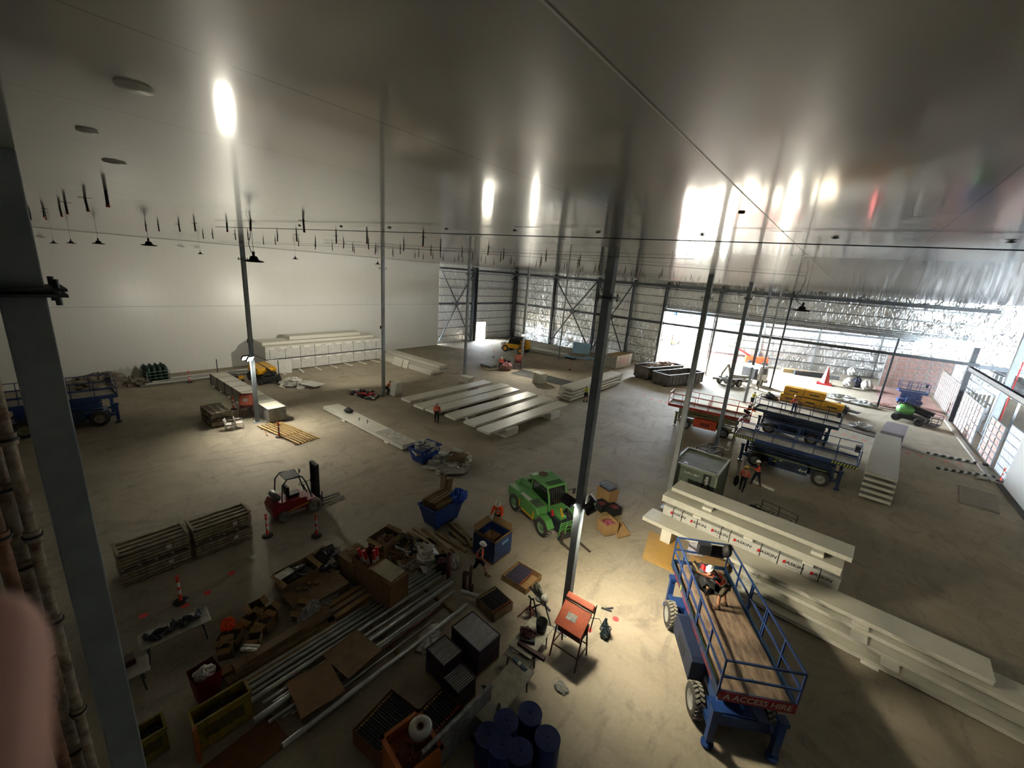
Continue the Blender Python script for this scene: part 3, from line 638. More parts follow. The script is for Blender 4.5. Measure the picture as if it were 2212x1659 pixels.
# ------------- waste bins, container, crate
def hookbin(label, corner, ang, L, Wd, H, fill=None):
    o = thing('steel_waste_bin', label, 'waste bin', corner, R(ang))
    b = MB(); t = .06
    b.box(0, Wd, 0, L, .15, .25).box(0, t, 0, L, .2, H).box(Wd-t, Wd, 0, L, .2, H).box(0, Wd, 0, t, .2, H).box(0, Wd, L-t, L, .2, H); b.build('tub', RUST, o)
    for k in range(11):
        y = .3+k*(L-.6)/10
        for x in (-.06, Wd): MB().box(x, x+.06, y-.05, y+.05, .2, H-.1).build('side_rib', RUST, o)
    MB().box(-.08, Wd+.08, -.06, .1, H-.1, H+.03).box(-.08, Wd+.08, L-.1, L+.06, H-.1, H+.03).box(-.08, .1, 0, L, H-.1, H+.03).box(Wd-.1, Wd+.08, 0, L, H-.1, H+.03).build('rim', RUST, o)
    MB().box(.3, .5, 0, L, 0, .16).box(Wd-.5, Wd-.3, 0, L, 0, .16).build('runner', DARKST, o)
    return o
hookbin('open ribbed steel waste bin nearer the pale column, empty', (-15.85, 51.8, 0), -19+90-90+0, 7.4, 2.5, 1.55) if False else None
def vecang(a, b_): return math.degrees(math.atan2(b_[1]-a[1], b_[0]-a[0]))
ang = 70.9-90
o1 = hookbin('open ribbed steel waste bin nearer the pale column, empty', (-18.15, 52.6, 0), ang, 7.4, 2.45, 1.55)
o2 = hookbin('darker steel waste bin piled with rubble, behind the empty one', (-21.2, 53.9, 0), ang, 7.2, 2.5, 1.75)
debris('bin_rubble', 'timber and brick coloured rubble heaped in the rear steel waste bin', (-18.9, 58.0, 1.4), 1.05, 3.0, 60, [CARD2, DIRTW, CARD, mat('brick_dust', '8a5040', .9)], 15, 'rubble', .5).rotation_euler[2] = R(ang)
o = thing('white_shipping_crate', 'white box crate with a faded notice standing by the far foil wall', 'crate', (-25.4, 58.0, 0), R(-4))
MB().box(-.85, .85, -2.3, 2.3, .12, 1.95).build('body', DIRTW, o); MB().box(-.9, .9, -2.35, 2.35, 0, .12).build('skid', TIM, o); MB().box(-.9, .9, -2.35, 2.35, 1.95, 2.0).build('lid', TIM, o)
for i in range(7): MB().box(.86, .87, -1.7, 1.7-.3*(i % 3), 1.6-.17*i, 1.66-.17*i).build('notice_line', mat('faded_red_print', 'c98a86', .7), o)
o = thing('shipping_container', 'small olive green shipping container with a ribbed roof and a black banner', 'container', (-4.85, 24.95, 0))
CG = mat('olive_container', '6f7768', .55, 0, .15, 1.5); CGF = mat('olive_container_front', '5f6b5c', .5, 0, .15, 1.5)
b = MB().box(-1.2, 1.2, -1.45, 1.45, .12, 2.5)
b.build('body', CGF, o)
b = MB()
for i in range(17):
    y = -1.4+i*.175; b.box(-1.17, 1.17, y, y+.08, 2.5, 2.545)
b.build('ribbed_roof', CG, o)
for sx in (-1, 1):
    for i in range(14): MB().box(sx*1.2-.02, sx*1.2+.02, -1.35+i*.2, -1.27+i*.2, .2, 2.4).build('side_corrugation', CG, o)
for i in range(11): MB().box(-1.12+i*.21, -1.02+i*.21, -1.475, -1.45, .3, 2.35).build('front_corrugation', CGF, o)
f = MB()
for x in (-1.2, 1.2):
    for y in (-1.45, 1.45): f.box(x-.06, x+.06, y-.06, y+.06, 0, 2.6)
for z in (.06, 2.55):
    for s in (-1, 1): f.box(-1.2, 1.2, s*1.45-.06, s*1.45+.06, z-.06, z+.06).box(s*1.2-.06, s*1.2+.06, -1.45, 1.45, z-.06, z+.06)
f.build('corner_frame', mat('olive_frame', '7c8474', .5), o)
bn = MB().box(-.20, .20, -.012, 0, -.50, .50).build('banner', mat('banner_black', '14161c', .5), o); bn.location = (.72, -1.49, 1.93)
text('Onsite', .30, WHITE, o, (.72, -1.51, 1.93), (R(90), R(-90), 0), ext=.001)
text('CVPU 1807', .17, WHITE, o, (-.10, -1.51, 2.18), (R(90), 0, 0), ext=.001)
MB().box(-.7, -.5, -1.2, -1.0, 2.545, 2.6).build('roof_light', WHITE, o)
o = thing('cage_trolley', 'black steel frame cage standing behind the green container', 'cage', (-5.7, 31.3, 0), R(-14)); o.scale = (.8, .75, 1)
f = MB()
for x in (-.75, .75):
    for y in (-1.1, 1.1): f.bar((x, y, 0), (x, y, 1.2), .06)
for z in (.25, 1.2):
    for s in (-1, 1): f.bar((-.75, s*1.1, z), (.75, s*1.1, z), .06); f.bar((s*.75, -1.1, z), (s*.75, 1.1, z), .06)
for i in range(6): f.bar((-.75, -.8+.32*i, 1.2), (.75, -.8+.32*i, 1.2), .03)
f.bar((0, -1.1, 1.2), (0, 1.1, 1.2), .05); f.build('frame', DARKST, o); MB().lump((0, 0, .5), (.6, .85, .35), 3, 8, .2).build('load', BLK, o)
# ------------- upper stack with wrapped pack, right foreground
def asx(x): return x
o = thing('wrapped_panel_pack', 'film wrapped panel pack with repeated red and black lettering under two long slabs', 'panel pack', (-1.55, 20.75, 0), R(-3.0))
MB().box(-3.7, 3.7, -.62, .62, .1, 1.40).build('wrapped_body', mat('clear_white_film', 'd2d1cc', .22, 0, .08, 3, bump=.5, bscale=6, spec=.7), o)
for x in (-3.2, -2.75, -2.0, -.9, -.5, .8, 1.5, 2.4, 3.0): MB().box(x, x+.03, -.64, .64, .1, 1.41).build('strap', BLK, o)
for i in range(7):
    x = -3.0+i*1.0
    text('ASKIN', .20, mat('print_black', '22222a', .5), o, (x+.12, -.636, 1.17), (R(90), 0, 0), ext=.001, sx=1.15, shear=.2)
    MB().prism([(x-.32, 1.09), (x-.22, 1.09), (x-.18, 1.24), (x-.28, 1.24)], -.645, -.64).build('red_mark', RED, o)
    for k in range(3): MB().box(x-.3, x+.3, -.636, -.632, .98-.1*k, .995-.1*k).build('small_print', mat('grey_print', '8c8c8c', .6), o)
for x in (-3, -1, 1, 3): MB().box(x-.1, x+.1, -.65, .65, 0, .1).build('bearer', FOAM, o)
slab(-5.45, 2.1, 20.25, 21.45, 1.50, 1.84, 'thick long slab resting on the lettered wrapped pack', rz=R(-3.4))
slab(-5.2, 2.35, 20.75, 21.95, 2.0, 2.2, 'topmost long slab of the stack before the green container', rz=R(-3.4))
for i, x in enumerate((-3.3, 1.2)):
    block(x, 20.9-.06*(x+1.5), 1.84, .45, .9, .16, ['left foam spacer between the two long slabs before the container', 'right foam spacer between the two long slabs before the container'][i], name='foam_spacer', rz=R(-3.4))
for i, x in enumerate((-3.6, -1.3, 1.0)): block(x, 20.75-.05*(x+1.5), 1.40, .4, 1.2, .10, 'thin foam spacer on the lettered pack, %s of three' % ['left', 'middle', 'right'][i], name='foam_spacer', rz=R(-3.4))
# ------------- long low slabs in the right foreground
ra = R(-3.8)
def ls(xc, yc, L, wd, z0, z1, label): return slab(xc-L/2, xc+L/2, yc-wd/2, yc+wd/2, z0, z1, label, rz=ra, group='long low slabs in the right foreground')
ls(.2, 19.45, 12.2, 1.2, .72, .90, 'top long slab of the low pile, its left end by the brown boards')
ls(4.7, 18.90, 12.4, 1.2, .50, .66, 'second long slab of the low pile, showing past the top one on the right')
ls(5.0, 18.45, 13.0, 1.2, .28, .44, 'third long slab of the low pile in the right foreground')
ls(5.0, 18.0, 13.0, 1.2, .06, .22, 'lowest long slab of the low pile nearest the big scissor lift')
for i, (x, y, z, h) in enumerate(((2.9, 18.95, .66, .06), (2.9, 18.45, .44, .06), (3.8, 18.0, .22, .06), (-.8, 19.2, .66, .06), (-.8, 18.75, .44, .06), (-.8, 18.3, .22, .06), (3.3, 17.9, 0, .06), (-.8, 18.25, 0, .06), (8, 18.3, .44, .06), (8, 17.8, .22, .06), (8, 17.7, 0, .06), (-4.6, 19.7, 0, .72))):
    block(x, y, z, .5, 1.0, h, 'short foam spacer between the long low slabs in the right foreground', 'foam spacers in the low pile', name='foam_spacer', rz=ra)
# ------------- tall stack at right
for k in range(5): slab(3.5, 5.1, 33.6+.12*k, 45.6, .12+k*.35, .33+k*.35, '%s slab of the tall grey stack at the right' % ['lowest', 'second', 'middle', 'fourth', 'topmost'][k], group='tall grey slab stack', rz=R(-4.5), mm=[mat('greyer_panel', 'aaa89c', .4, 0, .05), PEDGE])
for k in range(5):
    for yy in (36, 43): block(4.3+(yy-39.6)*.08, yy, (.33+(k-1)*.35) if k else 0, 1.2, .5, .14 if k else .12, 'thin foam spacer inside the tall grey stack at the right', 'foam spacers in the tall grey stack', name='foam_spacer')
o = thing('wrapped_carton', 'lilac grey wrapped carton with a blue printed end behind the tall grey stack', 'carton', (5.35, 48.7, 0), R(-8))
MB().box(-.75, .75, -2.2, 2.2, .1, 1.75).build('body', mat('lilac_film', '9d96a0', .4), o); MB().box(-.77, -.75, -2.2, 2.2, .2, 1.7).build('printed_end', mat('print_blue_white', 'b9cbe0', .5, 0, .3, 5), o); MB().box(-.75, .75, -2.2, 2.2, 0, .1).build('pallet', TIM2, o)
# ---------------------------------------------------------------- vehicles
RIMG = mat('pale_rim', '8d8f8c', .5, .3); TYRE = mat('dusty_tyre', '3c3a36', .85, 0, .2, 6); DECKW = mat('worn_plywood_deck', '8a7660', .85, 0, .35, 1.5, stretch=(1, 4, 1))
LBLUE = mat('lift_blue', '1e3c72', .42, 0, .15, 2); DBLUE = mat('deep_lift_blue', '12304f', .45, 0, .2, 2); LORG = mat('lift_orange', 'd8532a', .5, 0, .15, 2)
LRED = mat('rail_red', 'b8402c', .5, 0, .15); GLASS = mat('dark_cab_glass', '0c1214', .06, 0, 0, spec=.9); GREEN = mat('machine_green', '5a9650', .38, 0, .1, 2)
YEL = mat('machine_yellow', 'e3a81c', .42, 0, .12, 2); HAZ = mat('pale_yellow_stripe', 'b7bf4a', .6); TREAD = mat('worn_tread', '8f8a7e', .9, 0, .2, 5)
def wheel(o, x, y, r, w_, rim=RIMG, lugs=0, tm=TYRE, name='wheel'):
    b = MB().lathe([(r*.58, -w_/2), (r*.92, -w_/2), (r, -w_*.38), (r, w_*.38), (r*.92, w_/2), (r*.58, w_/2)], 28, 0, 'y')
    for k in range(lugs):
        a = 2*math.pi*k/lugs
        for s in (-1, 1):
            c = Vector((r*math.cos(a+s*.06), s*w_*.22, r*math.sin(a+s*.06)))
            b.cb(c, (.05, w_*.42, .07), Matrix.Rotation(-a, 3, 'Y') @ Matrix.Rotation(s*.5, 3, 'X'), 1)
    t = b.build(name, [tm, TREAD], o); t.location = (x, y, r)
    rm = MB().lathe([(0, -w_*.30), (r*.2, -w_*.34), (r*.3, -w_*.2), (r*.52, -w_*.25), (r*.58, -w_/2), (r*.6, -w_/2+.01), (r*.6, w_/2-.01), (r*.58, w_/2), (r*.52, w_*.25), (r*.3, w_*.2), (r*.2, w_*.34), (0, w_*.30)], 20, 0, 'y').build('rim', rim, t)
    return t
def scissor_lift(label, loc, rz, L=5.0, W=1.9, deck=2.0, cl=3.6, body=LBLUE, rail=LBLUE, cover=DBLUE, rim=RIMG, r=.43, rigs=True, hazard=False, hero=False, arms=None, group='scissor lifts in the hall', rh=1.1, name='scissor_lift'):
    o = thing(name, label, 'scissor lift', (loc[0], loc[1], 0), rz, group)
    MB().box(-cl/2-.15, cl/2+.15, -W*.26, W*.26, .42, .85).box(-cl/2-.2, -cl/2+.35, -W*.42, W*.42, .45, .8).box(cl/2-.35, cl/2+.2, -W*.42, W*.42, .45, .8).build('chassis', body, o, bevel=.02)
    for sx in (-1, 1):
        for sy in (-1, 1): wheel(o, sx*cl*.40, sy*(W/2+.02), r, .32, rim, 22 if hero else 0)
    for sy in (-1, 1):
        b = MB().prism([(-cl*.24, .42), (cl*.24, .42), (cl*.24, 1.15), (cl*.2, 1.22), (-cl*.2, 1.22), (-cl*.24, 1.15)], sy*W*.30, sy*(W*.54), axis='y'); cv = b.build('engine_cover', cover, o, bevel=.02)
        for k in range(4): MB().box(-.35+.2*k, -.25+.2*k, sy*W*.54-.006 if sy < 0 else sy*W*.54, sy*W*.54 if sy < 0 else sy*W*.54+.006, .62, .95).build('vent', BLK, cv)
    am = arms or body; zlo, zhi = 1.0, deck-.14; n = 4
    for k in range(n):
        z0 = zlo+(zhi-zlo)*k/n; z1 = zlo+(zhi-zlo)*(k+1)/n-.03; xx = L*.36
        for sy in (-1, 1):
            y = sy*(W*.24+(.04 if k % 2 else -.04))
            MB().bar((-xx, y, z0), (xx, y, z1), .05, .11).bar((-xx, y+sy*.06, z1), (xx, y+sy*.06, z0), .05, .11).build('scissor_arm', am, o)
    MB().cyl((-.1, 0, 1.0), (.9, 0, deck-.3), .07, n=12).build('lift_cylinder', GALV, o)
    if rigs:
        for sx in (-1, 1):
            for sy in (-1, 1):
                x, y = sx*(cl/2+.35), sy*(W*.44)
                MB().bar((sx*cl/2, y, .62), (x+sx*.15, y, .62), .14).box(x+sx*.15-.09, x+sx*.15+.09, y-.09, y+.09, .22, 1.38).box(x+sx*.15-.14, x+sx*.15+.14, y-.12, y+.12, 1.30, 1.42).cyl((x+sx*.15, y, .1), (x+sx*.15, y, .3), .05).cyl((x+sx*.15, y, .04), (x+sx*.15, y, .12), .17).build('outrigger', body, o)
    hx, hy = L/2, W/2
    MB().box(-hx, hx, -hy, hy, deck-.12, deck-.02).build('platform', rail, o)
    MB().box(-hx+.05, hx-.05, -hy+.06, hy-.06, deck-.02, deck).build('deck_board', DECKW if hero else mat('light_deck', 'a8a49a', .8, 0, .2, 1.5), o)
    b = MB()
    for s in (-1, 1): b.box(-hx, hx, s*hy-.02, s*hy+.02, deck-.14, deck+.12).box(s*hx-.02, s*hx+.02, -hy, hy, deck-.14, deck+.12)
    b.build('toe_board', rail if not hero else DBLUE, o)
    tr_ = .025 if hero else .022
    npost = max(3, int(round(L/1.15)))
    for i in range(npost+1):
        x = -hx+L*i/npost
        for s in (-1, 1):
            MB().bar((x, s*hy, deck), (x, s*hy, deck+rh), .045).build('rail_post', rail, o)
            if i in (npost//2, npost//2+1 if hero else npost//2): MB().bar((x+.09, s*hy, deck), (x+.09, s*hy, deck+rh), .045).build('rail_post', rail, o)
    for z in (deck+rh, deck+rh*.52):
        for s in (-1, 1):
            MB().bar((-hx, s*hy, z), (hx, s*hy, z), .05 if hero else .045).build('guard_rail', rail, o)
            MB().bar((s*hx, -hy, z), (s*hx, hy, z), .05 if hero else .045).build('guard_rail', rail, o)
    MB().box(hx-.35, hx-.1, -hy*.2, hy*.25, deck+.75, deck+1.15).build('control_box', BLK, o)
    if hazard:
        for sx in (-1, 1):
            for sy in (-1, 1):
                x0 = sx*hx; b = MB().box(min(x0, x0-sx*1.35), max(x0, x0-sx*1.35), sy*hy+sy*.021-.002, sy*hy+sy*.021+.002, deck-.12, deck+.06)
                for k in range(8): b.prism([(x0-sx*(.1+.16*k), deck-.12), (x0-sx*(.18+.16*k), deck-.12), (x0-sx*(.12+.16*k), deck+.06), (x0-sx*(.04+.16*k), deck+.06)], sy*hy+sy*.024-.002, sy*hy+sy*.024+.002, 1)
                b.build('hazard_stripe', [HAZ, BLK], o)
        for s in (-1, 1):
            MB().box(-L*.30, L*.30, s*W*.545-.004, s*W*.545+.004, 1.13, 1.16).build('pale_stripe', HAZ, o)
    return o
def lift_marks(o, W, t='4x4'):
    text(t, .34, WHITE, o, (.9, -W*.548, .72), (R(90), 0, 0), ext=.002, shear=.2)
    for x, z in ((-.9, 1.0), (-.55, .98), (-.9, .8)): MB().box(x, x+.22, -W*.546, -W*.54, z, z+.07).build('pale_decal', HAZ, o)
# hero lift, right foreground
hero = scissor_lift('big blue scissor lift in the right foreground with a worker bending on its deck', (-1.02, 13.35), R(121), L=5.3, W=1.95, deck=2.02, cl=4.1, body=LBLUE, rail=LBLUE, cover=mat('dark_blue_cover', '18223a', .5), r=.46, hero=True, rim=mat('silver_rim', 'a9a9a4', .5, .3))
PLATE = mat('red_lettered_plate', 'b06a74', .5, 0, .1); REDT = mat('plate_red', '8e2430', .5)
MB().box(-2.70, -2.685, -.97, .97, 1.84, 2.14).build('name_plate', REDT, hero)
text('A ACCESS HIRE', .25, WHITE, hero, (-2.705, 0, 1.99), (R(90), 0, R(-90)), ext=.002, sx=1.0, shear=.15)
for k, x in enumerate((-1.7, -.55, .6, 1.75)):
    MB().box(x-.52, x+.52, .985, .995, 1.88, 2.02).build('side_plate', PLATE, hero)
    text('ACCESS HIRE', .13, REDT, hero, (x, .998, 1.95), (R(90), 0, R(180)), ext=.001)
MB().box(1.2, 1.28, .99, 1.0, 1.9, 2.12).build('warning_decal', HAZ, hero)
MB().box(2.66, 2.68, -.85, -.3, 2.5, 3.0).build('manual_box', BLK, hero); MB().box(2.66, 2.675, -.15, .5, 2.45, 3.0).build('instruction_board', mat('decal_sheet', 'b9b6c0', .5, 0, .3, 8), hero)
MB().lump((2.35, -.78, 2.95), (.2, .2, .26), 21, 9, .1, sm=True).build('cable_coil_black', BLK, hero) if False else MB().lump((2.45, -.80, 2.98), (.2, .16, .26), 21, 9, .1, sm=True).build('control_pod', BLK, hero)
one('tool_pile', MB().lump((0, 0, .1), (.75, .42, .22), 31, 10, .3, 0).lump((.2, -.1, .2), (.3, .2, .2), 32, 8, .3, 1).bar((-.7, .1, .2), (.6, .25, .25), .05, m=2), [BLK, RED, TIM2], 'pile of tools, hoses and a red case on the deck of the big blue lift', 'tools', (-2.0, 14.9, 2.03), R(121))
one('floor_tape', MB().box(-1.6, 1.4, -.03, .03, 0, .02).box(-1.2, .4, .07, .11, 0, .02), HAZ, 'yellow strap and pale batten along the left edge of the big lift deck', 'strap', (-1.45, 12.35, 2.02), R(121))
# mid hall lifts
lb_ = scissor_lift('long dark blue scissor lift nearest the two workers, wide pale stripe and hazard marked ends', (-1.05, 34.75), R(-1), L=7.3, W=2.25, deck=1.95, cl=4.9, body=DBLUE, rail=LBLUE, cover=DBLUE, r=.52, hazard=True); lift_marks(lb_, 2.25)
scissor_lift('dark blue scissor lift further back with a worker in orange on its deck', (-1.75, 44.0), R(-4), L=6.4, W=2.1, deck=1.95, cl=4.1, body=DBLUE, rail=DBLUE, cover=DBLUE, r=.50)
scissor_lift('orange scissor lift with a worker kneeling at its right end', (-7.9, 38.9), R(7), L=6.6, W=2.0, deck=1.95, cl=3.9, body=mat('olive_chassis', '6d6c44', .6), rail=LRED, cover=LORG, r=.45, arms=mat('olive_arms', '7d7c50', .6))
scissor_lift('blue scissor lift half hidden behind the close column on the left', (-39.7, 1.6), R(90), L=5.6, W=2.1, deck=2.0, cl=4.3, r=.52, rim=mat('beige_rim', '8d8670', .6), body=LBLUE, rail=LBLUE)
scissor_lift('small blue scissor lift standing on the pink floor of the far room', (8.2, 71.0), R(5), L=2.7, W=1.3, deck=1.9, cl=1.9, r=.25, rigs=False, cover=LBLUE, rh=1.2)
o = thing('lift_control_cabinet', 'blue cabinet with paper notices beyond the rusty pipes at the left edge', 'cabinet', (-9.6, -1.15, 0), R(10))
for q in range(1): pass
MB().box(-.5, .5, -.35, .35, .2, 3.4).build('body', DBLUE, o); MB().box(.5, .51, -.25, .25, 2.2, 2.8).build('notice', WHITE, o); MB().box(.5, .512, -.15, .1, 1.8, 2.1).build('warning_label', RED, o); MB().box(-.5, .5, -.35, .35, 0, .2).build('plinth', BLK, o)

# forklift
def forklift(label, loc, rz):
    o = thing('forklift', label, 'forklift', loc, rz); FR = mat('forklift_red', '86201f', .4, 0, .12)
    b = MB().prism([(-1.25, .35), (-.55, .25), (.35, .22), (.75, .45), (.75, .75), (.30, .72), (.28, .95), (-.35, 1.02), (-1.15, 1.08), (-1.32, .8)], -.52, .52); b.build('body', FR, o, bevel=.03)
    MB().prism([(-.6, .45), (.5, .6), (.5, .66), (-.6, .51)], -.526, .526).build('yellow_stripe', YEL, o)
    MB().prism([(-.65, .30), (.2, .27), (.2, .4), (-.65, .43)], -.53, .53).build('pale_sill', mat('pale_sill', '8f8f8c', .5), o)
    for sy in (-1, 1):
        wheel(o, .62, sy*.5, .36, .26, mat('grey_rim', '77756e', .6), 0, mat('grey_tyre', '6d6860', .85, 0, .2)); wheel(o, -.85, sy*.48, .29, .22, mat('grey_rim', '77756e', .6), 0, mat('grey_tyre', '6d6860', .85))
    g = MB()
    for sy in (-1, 1): g.tube([(.55, sy*.45, .8), (.30, sy*.45, 1.7), (.12, sy*.45, 2.08), (-.55, sy*.45, 2.15), (-.78, sy*.45, 1.9), (-.85, sy*.45, 1.05)], .035, 7)
    for k in range(6): g.bar((.05-.12*k, -.45, 2.12), (.05-.12*k, .45, 2.12), .04, .03)
    g.box(-.62, .02, -.42, .42, 2.11, 2.15); g.build('overhead_guard', BLK, o)
    MB().box(-.45, .05, -.25, .25, 1.0, 1.15).box(-.52, -.40, -.25, .25, 1.1, 1.6).build('seat', BLK, o, bevel=.03)
    MB().lathe([(.17, -.015), (.19, 0), (.17, .015), (.15, 0), (.17, -.015)], 18, 0, 'z', (.32, 0, 1.42)).cyl((.32, 0, 1.4), (.5, 0, .9), .025).build('steering_wheel', BLK, o)
    MB().lathe([(0, -.42), (.1, -.42), (.16, -.36), (.16, .36), (.1, .42), (0, .42)], 16, 0, 'y', (-1.0, 0, 1.26)).build('gas_bottle', mat('bottle_grey', '55584f', .4, .3), o)
    m = MB()
    for sy in (-1, 1): m.box(.84, .96, sy*.30-.06, sy*.30+.06, .12, 2.32).box(.96, 1.04, sy*.22-.04, sy*.22+.04, .2, 2.36)
    for z in (.4, 1.2, 2.28): m.box(.84, 1.0, -.36, .36, z, z+.1)
    m.cyl((.9, 0, .3), (.9, 0, 2.1), .045).cyl((.9, .12, .3), (.9, .12, 2.1), .04); m.build('mast', BLK, o)
    MB().box(1.04, 1.1, -.5, .5, .12, .2).box(1.04, 1.1, -.5, .5, .5, .58).box(1.04, 1.08, -.45, -.4, .2, .9).box(1.04, 1.08, .4, .45, .2, .9).build('carriage', BLK, o)
    for sy in (-1, 1): MB().box(1.08, 1.13, sy*.26-.06, sy*.26+.06, .05, .6).prism([(1.08, .05), (2.3, .05), (2.3, .07), (1.13, .10)], sy*.26-.06, sy*.26+.06).build('fork', DARKST, o)
    for sy in (-1, 1): MB().bar((.3, sy*.45, 1.75), (.42, sy*.62, 1.85), .02).cb((.44, sy*.66, 1.85), (.02, .14, .18)).build('mirror', BLK, o)
    return o
forklift('red forklift with a black guard and raised mast, parked behind two red bollards', (-19.35, 8.0, 0), R(88))

def telehandler(label, loc, rz, pm, cabm, rim, s=1.0, heavy=False, group=None, forks=True):
    o = thing('telehandler', label, 'telehandler', loc, rz, group); o.scale = (s, s, s)
    for sx in (-1, 1):
        for sy in (-1, 1): wheel(o, 1.25*sx, sy*.86, .50, .36, rim, 18)
    MB().box(-1.9, 1.9, -.42, .42, .45, .95).box(1.05, 1.45, -.75, .75, .42, .6).box(-1.45, -1.05, -.75, .75, .42, .6).build('chassis', DARKST, o, bevel=.02)
    # engine side
    MB().prism([(-1.95, .75), (-.55, .55), (.65, .55), (.9, .9), (.75, 1.22), (-.9, 1.34), (-1.9, 1.25)], -1.02, -.35, axis='y').build('engine_hood', pm, o, bevel=.05)
    MB().box(-.55, .55, -1.04, -1.0, .52, .60).box(-.75, -.7, -1.05, -1.0, .6, 1.0).box(.5, .55, -1.05, -1.0, .6, .95).build('yellow_outline', YEL if not heavy else pm, o)
    vn = MB()
    for k in range(7): vn.box(.05+.09*k, .1+.09*k, -.95, -.45, 1.28-.008*k, 1.31-.008*k)
    vn.build('hood_vent', mat('vent_grey', '5b6457', .5), o)
    MB().box(-.75, .05, -1.0, -.8, 1.30, 1.33).build('white_stripe', WHITE, o)
    # fenders
    for sx in (-1, 1):
        for sy in (-1, 1):
            b = MB(); pr = [(1.25*sx+.62*math.cos(t), .5+.60*math.sin(t)) for t in [R(a) for a in (20, 60, 100, 140, 165)]]; pi_ = [(1.25*sx+.57*math.cos(t), .5+.55*math.sin(t)) for t in [R(a) for a in (165, 140, 100, 60, 20)]]
            b.prism(pr+pi_, sy*.66, sy*1.04); b.build('fender', pm, o)
    # cab
    x0, x1, y0, y1 = -.75, .62, -.30, .82
    MB().prism([(x0-.2, .6), (x1+.28, .6), (x1+.22, 1.25), (x0-.1, 1.3)], y0, y1).build('cab_base', pm, o, bevel=.03)
    cb_ = MB().prism([(x0, 1.28), (x1+.2, 1.24), (x1, 2.08), (x0+.1, 2.12)], y0+.03, y1-.03).build('cab_glass', GLASS, o)
    f = MB()
    for y in (y0, y1):
        f.tube([(x0-.02, y, 1.2), (x0+.02, y, 1.9), (x0+.14, y, 2.12), (x1-.04, y, 2.12), (x1+.10, y, 1.8), (x1+.24, y, 1.2)], .05, 6)
    f.build('cab_frame', cabm, o)
    MB().prism([(x0-.25, 2.06), (x1+.02, 2.10), (x1-.05, 2.20), (x0+.1, 2.25), (x0-.25, 2.2)], y0-.06, y1+.06).build('cab_roof', cabm, o, bevel=.03)
    if not heavy: MB().cyl((x0+.15, .25, 2.24), (x0+.15, .25, 2.262), .25, n=20).build('roof_patch', mat('rust_patch', '6a4a30', .9, 0, .3, 5), o)
    gr = MB()
    for k in range(8): gr.bar((x1+.26, y0+.1+.13*k, 1.25), (x1+.05, y0+.1+.13*k, 2.1), .025)
    for k in range(3): gr.bar((x1-.1-.14*k, y0+.1, 2.235), (x1-.1-.14*k, y1-.1, 2.235), .03)
    gr.build('front_grille', BLK, o)
    MB().bar((x1+.2, y1, 1.9), (x1+.35, y1+.25, 1.95), .03).cb((x1+.36, y1+.3, 1.85), (.03, .18, .3)).build('mirror', BLK, o)
    # boom
    bz = 1.0 if not heavy else 1.55
    MB().bar((-1.9, -.22 if not heavy else .0, bz+.35), (1.75, -.05, .95), .34, .30).build('boom', pm, o, bevel=.03)
    MB().bar((1.4, -.05, .98), (2.15, -.05, .72), .24, .22).build('boom_head', BLK if not heavy else pm, o)
    MB().box(-2.05, -1.75, -.5, .5, .7, 1.35+(bz-1)).build('rear_counterweight', pm, o, bevel=.04)
    c = MB()
    for k in range(5): c.bar((2.12+.02*k, -.6, .65+.12*k), (2.12+.02*k, .55, .65+.12*k), .035)
    for y in (-.6, -.2, .2, .55): c.bar((2.10, y, .35), (2.22, y, 1.18), .04)
    c.build('carriage', pm if not heavy else DARKST, o)
    MB().box(2.1, 2.18, -.6, .6, .25, .42).build('fork_frame', DARKST, o)
    if forks:
        for y in (-.42, .38): MB().box(2.16, 2.22, y-.06, y+.06, .06, .7).prism([(2.16, .06), (3.35, .06), (3.35, .075), (2.22, .11)], y-.06, y+.06).build('fork', mat('worn_fork', '4c4238', .6, .3), o)
    MB().tube([(1.3, .35, 1.1), (1.5, .3, 1.35), (1.8, .15, 1.2), (2.0, .1, 1.0)], .035, 6).build('hose', BLK, o)
    if not heavy: MB().cyl((1.15, .2, 1.16), (1.7, -.1, 1.12), .06, m=0).cyl((1.05, -.25, 1.12), (1.35, -.45, 1.1), .07, m=1).build('strapped_canister', [YEL, RED], o)
    return o
telehandler('bright green telehandler with forks down beside the dark floodlit column', (-10.25, 16.55, 0), R(-19), GREEN, GREEN, mat('green_rim', '6f8f6a', .5), 1.0)
telehandler('yellow telehandler with a black cab parked before the far foil corner', (-41.0, 52.6, 0), R(190), YEL, BLK, YEL, 1.12, True, forks=False)
# hooklift truck
o = thing('hooklift_truck', 'pale hooklift truck with its hook arm raised behind the waste bins', 'truck', (-9.7, 62.9, 0), R(61))
for x in (-2.6, -1.35, 2.7):
    for sy in (-1, 1): wheel(o, x, sy*1.0, .5, .3, RIMG, 0)
MB().box(-4.2, 3.2, -.45, -.3, .75, 1.0).box(-4.2, 3.2, .3, .45, .75, 1.0).build('chassis_rails', mat('dusty_grey', '6a665e', .7), o)
for x in (-3.8, -2, 0, 1.4): MB().box(x, x+.2, -.45, .45, .78, .95).build('cross_member', mat('dusty_grey', '6a665e', .7), o)
MB().box(-4.0, 1.0, -1.0, -.9, .6, .9).box(-4.0, 1.0, .9, 1.0, .6, .9).box(-3.2, -.7, -1.2, -.8, 1.05, 1.1).box(-3.2, -.7, .8, 1.2, 1.05, 1.1).build('mudguards', mat('dusty_grey', '6a665e', .7), o)
MB().bar((1.3, 0, 1.05), (-1.6, 0, 1.3), .3).bar((-1.9, 0, 1.2), (-2.7, 0, 2.9), .22).bar((-2.7, 0, 2.9), (-3.7, 0, 1.5), .18).bar((-3.7, 0, 1.5), (-3.5, 0, 1.25), .12).build('hook_arm', mat('dusty_arm', '8a8578', .6), o)
